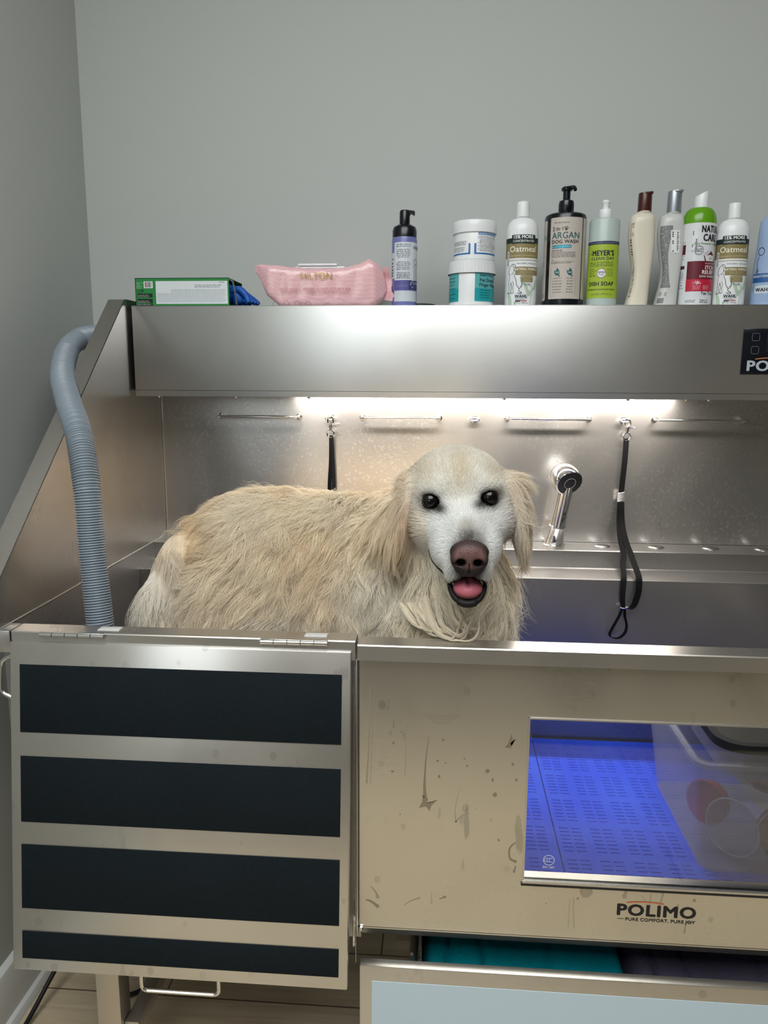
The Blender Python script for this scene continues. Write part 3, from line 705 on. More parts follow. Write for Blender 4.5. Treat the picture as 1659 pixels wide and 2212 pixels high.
# --- the two oatmeal shampoo bottles
def oat_bottle(cx, cy, rot, label):
    t_ = bott('oatmeal_shampoo_bottle', label)
    H = .1565
    pr = [(0, 0), (.0300, 0), (.0325, .003), (.0330, .010), (.0333, .150)]
    for i in range(1, 9):
        a = PI/2*i/9; pr.append((.0130+.0203*math.cos(a)**.85, .150+.030*math.sin(a)))
    pr += [(.0130, .1815), (.0125, .184), (0, .184)]
    MB().lathe(pr, (cx, cy, ZT), 48, sq=.86).build('bottle_body', m_wp, t_)
    b = MB(); b.lathe([(.0125, .182), (.0137, .183), (.0132, .2085), (.0126, .2118), (.0110, .2135), (0, .2138)], (cx, cy, ZT), 36)
    b.build('flip_cap', m_wp, t_)
    d = Decal(cyl(cx, cy, ZT, .0332, sq=.86, rot=rot))
    d.rect(-.045, .128, .046, .1385, GRN, 1); d.rect(-.022, .1265, .0305, .1445, GRN, 2, r=.002)
    d.text('15% MORE', .0035, .1370, .0090, (232, 238, 236), 'C', bold=.03, sx=.98); d.text('CONCENTRATED', .0040, .1298, .0060, (214, 222, 218), 'C', bold=.01, sx=.95)
    d.rect(-.045, .098, .046, .128, OAT, 1); d.text('Oatmeal', .0035, .1105, .0165, (232, 230, 214), 'C', bold=.012, sx=1.03)
    d.text('shampoo concentrate', .0035, .1013, .0060, (196, 190, 158), 'C', sx=1.1)
    d.rect(-.045, .0965, .046, .0978, (236, 238, 234), 2); d.rect(-.030, .0930, .046, .0940, OAT, 1)
    d.text('thick lather, rinses easily', .0130, .0860, .0048, (92, 106, 96), 'C', sx=.95)
    d.rect(-.012, .0640, .046, .0805, OAT, 1, r=.001); d.text('OATMEAL FORMULA', .0130, .0735, .0066, (236, 234, 220), 'C', bold=.02, sx=.84)
    for k, v_ in enumerate((.0700, .0668)): d.fine(-.003, .028, v_, .0026, (190, 184, 150), k, align='C')
    d.rect(.0000, .0500, .0270, .0632, OAT, 2, r=.0015); d.text('Pet Friendly', .0135, .0585, .0050, (214, 208, 176), 'C'); d.fine(.004, .024, .0550, .0026, (198, 192, 160), 9, align='C'); d.fine(.003, .025, .0520, .0026, (198, 192, 160), 8, align='C')
    for k, v_ in enumerate((.0462, .0435)): d.fine(.004, .024, v_, .0028, (104, 122, 100), k, align='C')
    lf = (176, 196, 176)
    d.poly([(.006, .046), (.0000, .052), (-.002, .060), (.001, .062), (.004, .050), (.0155, .0205), (.022, .0230), (.027, .0330), (.026, .043), (.018, .043)], lf, 1)
    d.poly([(.028, .034), (.034, .050), (.040, .058), (.041, .044), (.036, .036)], lf, 1)
    d.line([(.029, .040), (.024, .022), (.0205, .004)], .0012, lf, 2)
    d.poly([(-.0270, .004), (-.0270, .014), (-.0300, .024), (-.0330, .032), (-.0250, .027), (-.0200, .018), (-.0185, .010), (-.0180, .004)], lf, 1); d.rect(-.0130, .004, -.0095, .011, lf, 1)
    # seated dog outline
    K = (24, 28, 30)
    d.poly([(-.0255, .0745), (-.024, .081), (-.018, .0855), (-.013, .0845), (-.0118, .080), (-.0150, .0700), (-.0125, .064), (-.008, .054), (-.004, .044), (.001, .034), (.003, .029), (-.009, .028), (-.018, .027), (-.0255, .027), (-.0265, .040), (-.0255, .055), (-.0240, .064)], (226, 230, 232), 2)
    for P_, w_ in (([(-.0265, .0665), (-.0280, .0690), (-.0262, .0750), (-.0240, .0805), (-.0195, .0850), (-.0160, .0862), (-.0130, .0840), (-.0115, .0805), (-.0125, .0790), (-.0160, .0805), (-.0175, .0840)], .0009),
                   ([(-.0240, .0655), (-.0265, .0655), (-.0275, .0672)], .0007), ([(-.0205, .0672), (-.0180, .0665), (-.0162, .0690), (-.0148, .0710), (-.0140, .0745), (-.0155, .0775)], .0009),
                   ([(-.0240, .0655), (-.0255, .0570), (-.0268, .0470), (-.0262, .0360), (-.0265, .0285), (-.0280, .0270), (-.0240, .0268), (-.0225, .0310), (-.0228, .0400), (-.0210, .0490), (-.0185, .0400), (-.0198, .0310), (-.0210, .0285), (-.0165, .0280), (-.0150, .0310), (-.0160, .0380), (-.0145, .0450), (-.0165, .0515)], .0008),
                   ([(-.0145, .0665), (-.0125, .0600), (-.0095, .0540), (-.0085, .0450), (-.0055, .0400), (-.0030, .0370), (-.0035, .0330), (.0000, .0300), (.0030, .0285), (.0010, .0270), (-.0030, .0270), (-.0060, .0290)], .0010),
                   ([(-.0030, .0360), (.0020, .0400), (.0035, .0460), (.0020, .0500), (.0022, .0440), (-.0008, .0395)], .0007)):
        d.curve(P_, w_, K, 4)
    d.disc(-.0142, .0738, .0012, K, 4, 10)
    d.rect(-.0120, .0165, .0150, .0252, (196, 202, 206), 2, r=.0015); d.text('WAHL', .0015, .0182, .0082, (18, 20, 24), 'C', bold=.04, sx=1.0)
    d.fine(-.010, .013, .0142, .0022, (70, 70, 76), 5); d.rect(-.0100, .0115, .0000, .0130, (40, 48, 66), 2); d.rect(.0000, .0115, .0140, .0130, (168, 60, 66), 2); d.rect(-.0100, .0098, .0000, .0115, (44, 52, 70), 2); d.rect(0, .0102, .0140, .0112, (232, 232, 232), 2); d.rect(0, .0098, .0140, .0102, (168, 60, 66), 2)
    d.text('16 fl oz / 473 ml', .0015, .0060, .0044, (70, 76, 80), 'C')
    d.rect(-.0345, .080, -.0280, .112, (214, 218, 220), 3)
    for k in range(9): d.rect(-.0335, .084+.003*k, -.0295, .0855+.003*k, (70, 72, 80), 4)
    d.build('label_print', t_); return t_
oat_bottle(.2768, .630, .0, 'white oatmeal shampoo bottle between the stacked jars and the black pump bottle')
oat_bottle(.7060, .630, .10, 'white oatmeal shampoo bottle beside the green-topped bottle near the right edge')

# --- black argan pump bottle
T4 = bott('argan_wash_bottle', 'tall black pump bottle with beige label reading ARGAN'); cx, cy, r = .3660, .636, .0445
MB().lathe([(0, 0), (.041, 0), (.0440, .003), (r, .008), (r, .1865), (.0425, .192), (.037, .195), (.0155, .197), (.0150, .203), (0, .203)], (cx, cy, ZT), 56).build('bottle_body', m_bp, T4)
b = MB(); b.lathe([(.0158, .199), (.0165, .201), (.0165, .217), (.0150, .223), (.0095, .2255), (.0085, .2265), (.0078, .2265), (.0078, .2435), (.0115, .2445), (.0120, .2490), (.0095, .2520), (0, .2530)], (cx, cy, ZT), 36)
b.tube(smooth_path([(cx, cy, ZT+.2490), (cx+.008, cy-.010, ZT+.2490), (cx+.0125, cy-.020, ZT+.2465), (cx+.0140, cy-.025, ZT+.2410)], 5), [.0048]*5+[.0045]*5+[.0038]*6, 12)
b.build('pump_head', m_bp, T4)
d = Decal(cyl(cx, cy, ZT, r, rot=.0)); BG = (188, 180, 172); ar = (38, 92, 96)
d.rect(-.0330, .0155, .0410, .1830, BG, 1, r=.003); d.rect(-.0800, .0135, -.0440, .1800, BG, 1, r=.003); d.rect(.0440, .0155, .075, .183, BG, 1, r=.003)
d.text('2·in·1', -.0270, .1560, .0115, (42, 46, 54), bold=.01, sx=.95)
for a_, b_, c_ in ((0, 0, .0026), (-.0030, .0030, .0012), (-.001, .0048, .0012), (.0018, .0046, .0012), (.0036, .0024, .0012)): d.disc(.0022+a_, .1582+b_, c_, (42, 46, 54), 3, 10)
d.text('ARGAN', -.0280, .1400, .0185, ar, bold=.012, sx=.93); d.text('DOG WASH', -.0280, .1300, .0102, (28, 30, 34), bold=.02, sx=1.02)
d.rect(-.0285, .1200, .0150, .1265, (30, 150, 172), 2, r=.002, metal=.7); d.text('ARGAN & OATMEAL', -.0070, .1214, .0048, (190, 214, 216), 'C')
d.text('PAW BOTANICALS', -.0230, .1708, .0038, (52, 54, 60))
d.text('HOW TO USE', -.0280, .1140, .0036, (50, 50, 56), bold=.02)
for k in range(4): d.fine(-.0280, .0260, .1105-.0030*k, .0026, (66, 66, 72), k, rag=.08)
d.line([(-.0285, .0975), (.026, .0975)], .0004, (90, 90, 94)); d.fine(-.028, -.018, .0950, .0024, (50, 50, 56), 1)
for k in range(2): d.fine(-.0285, .0245, .0915-.0026*k, .0022, (66, 66, 72), k+9)
d.line([(-.0285, .0810), (.0270, .0810), (.0270, .0230), (-.0285, .0230), (-.0285, .0810)], .0004, (110, 108, 106))
for k, (u_, w_) in enumerate((( -.0130, 'YES'), (.0140, 'NO'))):
    d.poly([(u_, .0800), (u_+.0045, .0730), (u_+.0055, .0680), (u_+.002, .0640), (u_-.003, .0645), (u_-.0065, .0690), (u_-.0070, .0745), (u_-.0030, .0738), (u_-.0018, .0770)], ar, 2)
    d.disc(u_+.0040, .0632, .0018, ar, 3, 10); d.text(w_, u_-.0002, .0685, .0052, (206, 212, 208), 'C', bold=.02)
    for q_ in range(6): d.fine(u_-.0105+.003*k, u_+.0110-.003*k, .0575-.0058*q_, .0026, (58, 60, 64), q_+7*k, align='C')
for k, v_ in enumerate((.106, .092, .089, .086, .070, .066, .062)): d.fine(-.062, -.050, v_, .0026, (90, 90, 94), k)
d.text('N', -.0540, .1395, .014, ar); d.rect(-.0545, .0190, -.0530, .0290, (40, 40, 44), 2); d.rect(-.0520, .0190, -.0513, .0290, (40, 40, 44), 2); d.rect(-.0575, .0190, -.0560, .0290, (40, 40, 44), 2)
d.build('label_print', T4)

# --- lemon dish soap
T5 = bott('dish_soap_bottle', 'translucent dish soap bottle with lime green label and white push cap'); cx, cy = .4455, .628; r = .0325
tn = lambda v: r*(1-.02*v/.18)
MB().lathe([(0, 0), (.0300, 0), (.0322, .003), (.0325, .009), (.0320, .178), (.0305, .1815), (.022, .184), (.0130, .186), (0, .186)], (cx, cy, ZT), 48, sq=.88).build('bottle_body', plast((172, 188, 184), .3), T5)
MB().lathe([(.0130, .184), (.0137, .1855), (.0135, .2010), (.0120, .2035), (.0082, .2040), (.0068, .2055), (.0070, .2150), (.0085, .2175), (.0075, .2200), (.0055, .2225), (0, .2235)], (cx, cy, ZT), 36).build('push_cap', m_wp, T5)
d = Decal(cyl(cx, cy, ZT, tn, sq=.88, rot=.0)); LM = (158, 182, 58); NV = (30, 34, 62)
d.rect(-.0500, .0175, .0480, .1285, LM, 1); d.rect(-.0500, .1285, .0480, .1350, NV, 1); d.text('HARDWORKING HOMEKEEPING', -.001, .1302, .0036, (150, 156, 186), 'C', sx=1.35)
d.text("MEYER'S", .0005, .1055, .0150, NV, 'C', bold=.045, sx=.80); d.text('CLEAN DAY', .0000, .0965, .0088, NV, 'C', bold=.012, sx=1.05); d.text('MRS.', -.0300, .1080, .0036, NV)
for k, v_ in enumerate((.0905, .0868, .0832)): d.fine(-.0290, .0250, v_, .0033, (58, 74, 44), k, rag=.03)
for k in range(5): d.fine(-.0290, -.0130, .0770-.0036*k, .0028, (58, 74, 44), k+5); d.fine(.0100, .0245, .0770-.0036*k, .0024, (78, 96, 48), k+15, rag=.1)
d.disc(-.0015, .0690, .0102, (150, 82, 62), 3); d.disc(-.0015, .0690, .0090, (222, 226, 228), 4); d.text('LEMON', -.0015, .0695, .0046, NV, 'C', bold=.02, h=6); d.fine(-.0075, .0045, .0662, .0022, NV, 3, h=6, rag=0); d.fine(-.005, .003, .0635, .0016, (110, 110, 140), 4, h=6)
for v_ in (.0555, .0402, .0318): d.line([(-.0300, v_), (.0250, v_)], .0005, (70, 84, 40))
d.text('DISH SOAP', -.0015, .0435, .0112, (26, 32, 50), 'C', bold=.03, sx=.95); d.text('CUTS GREASE, BIODEGRADABLE FORMULA', -.0015, .0343, .0036, (58, 74, 44), 'C', sx=.9, bold=.02); d.text('16 FL OZ (1 PT) 473 mL', .0010, .0240, .0046, (58, 74, 44), 'C')
d.build('label_print', T5)

# --- two curved bottles standing sideways
def wavy(cx, cy, cap, capc, body, label, capw, tops, gray):
    t_ = bott('curved_shampoo_bottle', label); b = MB(); n = 40; vs = []; fs = []; K = 26; H = .196
    for j in range(K+1):
        z = H*j/K; q = j/K
        w = .0235-.0030*math.sin(q*PI*1.7+.3)+.0012*math.cos(q*9); x_ = .0035*math.sin(q*PI*1.9-.6)+.006*q
        dpt = .036-.002*math.sin(q*PI)
        if q > .9: k_ = (1-q)/.1; k_ = math.sqrt(max(0, 1-(1-k_)**2)); w = .0125+(w-.0125)*k_**.6; dpt = .0125+(dpt-.0125)*k_
        if q < .03: w *= .94; dpt *= .95
        for k in range(n):
            a = 2*PI*k/n; c_, s_ = math.cos(a), math.sin(a); e = .72
            vs.append((cx+x_+w*math.copysign(abs(c_)**e, c_), cy+dpt*math.copysign(abs(s_)**e, s_)*.62, ZT+z))
    for j in range(K):
        for k in range(n): fs.append((j*n+k, j*n+(k+1) % n, (j+1)*n+(k+1) % n, (j+1)*n+k))
    fs += [tuple(range(n-1, -1, -1)), tuple(range(K*n, (K+1)*n))]
    b.add(vs, fs); b.build('bottle_body', body, t_, smooth=60)
    x2 = cx+.0055
    MB().lathe([(.0120, H-.002), (.0135, H+.0005), (.0135, H+.002)], (x2, cy, ZT), 36).build('bottle_neck', body, t_)
    b = MB(); cw = capw
    b.lathe([(cw, H+.0015), (cw*1.0, H+.0035), (cw*.965, H+tops-.004), (cw*.92, H+tops-.001), (0, H+tops)], (x2+.0003, cy, ZT), 36, sq=.9)
    b.box((x2-cw*.2, cy-cw*.9, ZT+H+tops-.0045), (x2+cw*.96, cy+cw*.2, ZT+H+tops+.0006), .0012)
    b.build('disc_cap', capc, t_)
    return t_, (lambda u, v, h: (cx-.0235+u+.0035*math.sin(v/.196*PI*1.9-.6)+.006*v/.196, cy-.0235+abs(u-.012)*0-h, ZT+v))
m_cream = plast((214, 208, 192), .32); m_pearl = plast((196, 198, 196), .28)
t6, sf = wavy(.5195, .632, 0, plast((66, 30, 24), .2), m_cream, 'cream curved shampoo bottle with dark brown cap', .0145, .040, 0)
t7, sf = wavy(.5790, .632, 0, mat('silver_cap', srgb(150, 156, 162), .3, .6), m_pearl, 'pearl curved shampoo bottle with silver grey cap and price sticker', .0150, .0455, 1)
def side_surf(cx, cy):
    def f(u, v, h):
        q = v/.196; w = .0235-.0030*math.sin(q*PI*1.7+.3)+.0012*math.cos(q*9); x_ = .0035*math.sin(q*PI*1.9-.6)+.006*q
        dpt = (.036-.002*math.sin(q*PI))*.62; c_ = max(-.995, min(.995, u)); e = .72
        # u is the position across the side, -1..1
        cc = abs(c_)**(1/e); ss = math.sqrt(max(0, 1-cc*cc))**e
        return (cx+x_+(w+h)*c_-.0001, cy-(dpt+h)*ss-.0002, ZT+v)
    return f
d = Decal(side_surf(.5790, .632), step=.12); gy = (118, 120, 122)
for j in range(26):
    v0 = .040+.0049*j; q = (v0-.040)/.13; R_ = -.05-.40*math.sin(min(1, q*1.25)*PI)**.7 if q < .8 else -.05
    d.rect(-.93, v0, R_, v0+.0049, gy, 1)
q = random.Random(4)
for _ in range(170):
    v0 = .042+.124*q.random(); qq = (v0-.04)/.13; R_ = -.10-.40*math.sin(min(1, qq*1.25)*PI)**.7 if qq < .8 else -.10; u0 = -.9+(R_+.84)*q.random(); d.rect(u0, v0, u0+.04, v0+.0008+.001*q.random(), (176, 178, 178), 2)
for v_ in (.038, .0345): d.line([(-.93, v_), (-.1, v_)], .0006, (120, 120, 120), 2)
for v_ in (.029, .026, .023): d.rect(-.92, v_, -.72, v_+.0012, (90, 90, 90), 2); d.rect(-.5, v_, -.25, v_+.0010, (110, 110, 110), 2)
for k in range(9): d.rect(-.92+.06*k, .0075, -.895+.06*k+.02*(k % 2), .0185, (70, 70, 72), 2)
d.rect(-.18, .112, .50, .158, (222, 226, 226), 3)
for k in range(11): d.rect(.28, .116+.0036*k, .42-.05*(k % 3 == 0), .1183+.0036*k, (96, 98, 102), 4)
for v_ in (.114, .130, .134, .144, .148, .152): d.rect(-.08, v_, .03, v_+.0028, (60, 62, 66), 4)
d.build('label_print', t7)
d = Decal(side_surf(.5195, .632), step=.12)
d.rect(-.93, .020, -.86, .170, (188, 176, 150), 1)
for v_ in (.021, .031, .036, .047, .055, .108, .113, .118, .126, .132, .137): d.rect(-.95, v_, -.86, v_+.0022, (62, 58, 52), 2)
d.poly([(-.95, .062), (-.95, .074), (-.84, .086)], (40, 36, 34), 2)
for v_ in (.146, .150, .163, .167, .170): d.rect(-.92, v_, -.72, v_+.0022, (150, 146, 132), 2)
d.build('label_print', t6)

# --- green-topped itch relief bottle
T8 = bott('itch_relief_bottle', 'white and red shampoo bottle with bright green shoulder'); cx, cy = .6370, .630; r = .0350
MB().lathe([(0, 0), (.0318, 0), (.0342, .003), (.0350, .009), (.0350, .171)], (cx, cy, ZT), 52, sq=.9).build('bottle_body', plast((214, 218, 222), .25), T8)
pr = [(.0351, .171)]+[(.0135+.0216*math.cos(PI/2*i/9)**.8, .171+.0345*math.sin(PI/2*i/9)) for i in range(1, 9)]+[(.0135, .2060)]
MB().lathe(pr, (cx, cy, ZT), 52, sq=.9).build('bottle_shoulder', plast((92, 152, 22), .18), T8)
b = MB(); n = 36
for zz, sl in ((.204, 0), (.226, 0)): pass
vs = []; fs = []
for j, (rr, z0_) in enumerate(((.0145, .205), (.0142, .215), (.0138, .228), (.0125, .2315), (0.0, .233))):
    for k in range(n):
        a = 2*PI*k/n; xx = rr*math.cos(a); vs.append((cx+.001+xx, cy+rr*math.sin(a), ZT+z0_+(.0065*(xx/.0138) if j >= 2 else 0)+(.003 if j >= 2 else 0)))
for j in range(4):
    for k in range(n): fs.append((j*n+k, j*n+(k+1) % n, (j+1)*n+(k+1) % n, (j+1)*n+k))
b.add(vs, fs); b.build('flip_cap', m_wp, T8)
d = Decal(cyl(cx, cy, ZT, .0350, sq=.9, rot=.05)); RD, CR = (98, 22, 38), (184, 34, 62)
d.text('NATURAL', .0060, .1515, .0195, (26, 28, 34), bold=.05, sx=.62); d.text('CARE', .0100, .1340, .0195, (26, 28, 34), bold=.05, sx=.68); d.text('Plant Powered • Sulfate Free', -.0080, .1265, .0060, (84, 144, 60), bold=.01)
d.ring(.0025, .1150, .0092, .0009, (110, 114, 120)); d.ring(.0025, .1150, .0076, .0004, (120, 124, 130)); d.text('ALOE', .0025, .1158, .0048, (100, 104, 110), 'C', bold=.02); d.text('VERA', .0025, .1115, .0048, (100, 104, 110), 'C', bold=.02)
d.poly([(.0130, .1045), (.0480, .1045), (.0450, .0930), (.0160, .0930)], RD, 2); d.poly([(.020, .1045), (.027, .1100), (.030, .1140), (.036, .108), (.038, .1045)], RD, 3); d.line([(.0115, .1048), (.048, .1048)], .0012, RD, 3)
d.ring(.0165, .1080, .0022, .0005, (150, 120, 126)); d.ring(.0210, .1110, .0016, .0005, (150, 120, 126))
d.rect(-.0200, .0560, .0520, .0930, RD, 1); d.rect(-.0205, .0310, .0520, .0560, CR, 1)
d.text('ALOE SOOTHES', .0170, .0865, .0050, (206, 190, 194), bold=.01); d.text('ITCH', .0180, .0760, .0112, (226, 222, 224), bold=.03, sx=.9); d.text('RELIEF', .0120, .0665, .0112, (226, 222, 224), bold=.03, sx=.9); d.text('DOG SHAMPOO', .0070, .0595, .0062, (222, 214, 216), bold=.02)
for a_ in (-1.1, -.6, -.2, .2, .6, 1.1): d.poly([(.002, .0445), (.002+.009*math.sin(a_)*.9-.001, .0445+.006*math.cos(a_)), (.002+.011*math.sin(a_), .0445+.0095*math.cos(a_)), (.002+.009*math.sin(a_)+.001, .0445+.0055*math.cos(a_))], (232, 220, 224), 3)
for k in range(3): d.fine(-.0060, .0110, .0412-.0032*k, .0028, (226, 176, 188), k, align='C'); d.fine(.0150, .0300, .0412-.0032*k, .0028, (226, 176, 188), k+6, align='C')
d.text('Tea Tree', .0120, .0240, .0090, (36, 38, 46), bold=.01, sx=.95)
for k in range(2): d.fine(-.0190, .0030, .0115-.0032*k, .0028, (80, 84, 92), k); d.fine(.0110, .0320, .0115-.0040*k, .0042, (50, 54, 62), k+3)
d.rect(-.0125, .1110, -.0015, .1580, (216, 220, 222), 2)
for k in range(9): d.rect(-.0055, .1120+.0030*k, -.0020, .1140+.0030*k, (86, 90, 96), 3)
for v_ in (.113, .122, .125, .146, .149, .152): d.rect(-.0120, v_, -.0100, v_+.0024, (70, 72, 90), 3)
d.rect(-.0450, .1080, -.0265, .1280, (84, 22, 36), 1); d.rect(-.0450, .0780, -.0265, .0850, (84, 22, 36), 1)
for k, v_ in enumerate((.132, .104, .098, .072, .068, .064, .060, .056, .050, .044, .038)): d.fine(-.040, -.027, v_, .0026, (80, 80, 86), k)
d.build('label_print', T8)

# --- blue translucent bottle cut by the frame
T9 = bott('whitening_shampoo_bottle', 'blue translucent bottle partly cut off at the right edge of the shelf'); cx, cy = .7900, .632
MB().lathe([(0, 0), (.0360, 0), (.0385, .004), (.0380, .030), (.0350, .085), (.0318, .125), (.0310, .150), (.0290, .170), (.0200, .182), (.0130, .186), (0, .186)], (cx, cy, ZT), 52, sq=.82).build('bottle_body', plast((150, 172, 206), .2), T9)
MB().lathe([(.0130, .184), (.0140, .186), (.0135, .210), (0, .212)], (cx, cy, ZT), 36).build('flip_cap', m_bp, T9)
rf = lambda v: float(np.interp(v, [0, .004, .03, .085, .125, .15], [.0360, .0385, .0380, .0350, .0318, .0310]))
d = Decal(cyl(cx, cy, ZT, rf, sq=.82))
d.rect(-.0400, .0480, .0400, .0660, (34, 84, 142), 1); d.text('BRIGHTENING', -.0380, .0580, .0070, (206, 216, 226), bold=.02)
d.ring(-.0220, .110, .0075, .0012, (40, 44, 56)); d.curve([(-.026, .100), (-.030, .086), (-.027, .074), (-.030, .068)], .0012, (40, 44, 56)); d.poly([(-.034, .068), (-.030, .078), (-.024, .072), (-.026, .066)], (110, 130, 132), 1); d.rect(-.0300, .026, .012, .042, (196, 206, 214), 2, r=.002); d.text('WAHL', -.0270, .0300, .0100, (24, 26, 30), bold=.04, h=5)
d.poly([(-.040, .030), (-.034, .046), (-.030, .044), (-.034, .032)], (130, 150, 140), 1)
d.build('label_print', T9)

# --- glove box lying on its side, open at the right end
GB = thing('glove_box', 'green and white glove box lying on its side, left end of the shelf', 'box')
gx0, gx1, gy0, gy1, gz1 = -.5440, -.3400, .580, .690, .0580
m_gb = plast((34, 128, 62), .42)
b = MB(); tk = .0012; Z0 = ZT+.0006
def gbox():
    b.box((gx0, gy0, Z0), (gx1, gy1, Z0+tk)); b.box((gx0, gy0, Z0+gz1-tk), (gx1, gy1, Z0+gz1)); b.box((gx0, gy0, Z0), (gx1, gy0+tk, Z0+gz1)); b.box((gx0, gy1-tk, Z0), (gx1, gy1, Z0+gz1)); b.box((gx0, gy0, Z0), (gx0+tk, gy1, Z0+gz1))
gbox(); b.build('carton', m_gb, GB)
# torn flap
b = MB(); b.prism([(gx1-.001, Z0+gz1-.001), (gx1+.010, Z0+gz1-.006), (gx1+.016, Z0+.018), (gx1+.017, Z0+.002), (gx1+.014, Z0+.003), (gx1+.0135, Z0+.016), (gx1+.007, Z0+gz1-.009), (gx1-.001, Z0+gz1-.003)], 'y', gy0+.001, gy0+.0022)
b.box((gx1-.001, gy0, Z0), (gx1+.055, gy1-.01, Z0+.0011), .0)
b.build('carton_flap', plast((70, 84, 86), .4), GB)
d = Decal(flat((gx0, gy0, Z0), (1, 0, 0), (0, 0, 1), (0, -1, 0)))
d.rect(.0450, .0045, .2010, .0515, (212, 220, 224), 1); d.rect(.0190, .0370, .0385, .0510, (232, 234, 234), 2)
for k, x_ in enumerate((.021, .0228, .0240, .0262, .0278, .0300, .0312, .0332, .0352)): d.rect(x_, .0385, x_+.0008+.0004*(k % 2), .0500, (28, 30, 34), 3)
for k in range(4): d.fine(.003, .0165, .0470-.0035*k, .0028, (170, 214, 184), k)
d.ring(.0085, .0310, .0030, .0008, (20, 30, 26)); d.poly([(.0125, .0335), (.0185, .0335), (.0155, .0275)], (18, 30, 24), 3)
for v0, v1 in ((.0180, .0260), (.0060, .0150), (.0015, .0048)):
    d.rect(.0040, v0, .0375, v1, (20, 34, 28), 2)
    for q_ in range(max(1, int((v1-v0)/.003))): d.fine(.0052, .0360, v0+.0008+.0028*q_, .0022, (176, 200, 184), q_+int(v0*1e4), h=5)
d.fine(.183, .197, .0480, .0026, (90, 96, 104), 1)
for k in range(2): d.fine(.1300, .1960, .0420-.0035*k, .0028, (96, 102, 110), 30+k, rag=.3)
for k in range(10): d.fine(.0480+.030*((k < 3)), .1980, .0330-.0028*k, .0022, (160, 168, 176), k+40, rag=.04)
d.build('carton_print', GB)
GL = thing('nitrile_gloves', 'blue nitrile gloves spilling from the open end of the green glove box', 'gloves')
m_glove = mat('blue_nitrile', srgb(18, 84, 176), .5)
def blob(mb, c, rr, seed, n=20, amp=.25):
    q = random.Random(seed); ph = [(q.uniform(1.5, 5), q.uniform(1.5, 5), q.uniform(0, 6), q.uniform(0, 6)) for _ in range(5)]
    vs = []; fs = []
    for i in range(n+1):
        th = PI*i/n
        for k in range(2*n):
            a = PI*k/n; s_ = 1+amp*sum(math.sin(p[0]*a+p[2])*math.sin(p[1]*th+p[3]) for p in ph)/3 if 0 < i < n else 1
            vs.append((c[0]+rr[0]*s_*math.sin(th)*math.cos(a), c[1]+rr[1]*s_*math.sin(th)*math.sin(a), c[2]+rr[2]*s_*math.cos(th)))
    for i in range(n):
        for k in range(2*n): fs.append((i*2*n+k, i*2*n+(k+1) % (2*n), (i+1)*2*n+(k+1) % (2*n), (i+1)*2*n+k))
    mb.add(vs, fs)
b = MB(); blob(b, (-.352, .632, Z0+.030), (.020, .034, .022), 3, amp=.18); blob(b, (-.330, .618, Z0+.024), (.018, .018, .019), 8, amp=.25); blob(b, (-.312, .622, Z0+.0150), (.015, .017, .0115), 5, amp=.2)
for k in range(4):
    y_ = .605+.013*k; b.tube(smooth_path([(-.342, y_, Z0+.034), (-.322, y_-.004, Z0+.036-.003*k), (-.308, y_-.006, Z0+.022), (-.302+.004*k, y_-.008, Z0+.008)], 5), [.007]*10+[.006]*5+[.005], 10)
b.build('glove_bundle', m_glove, GL, smooth=60)

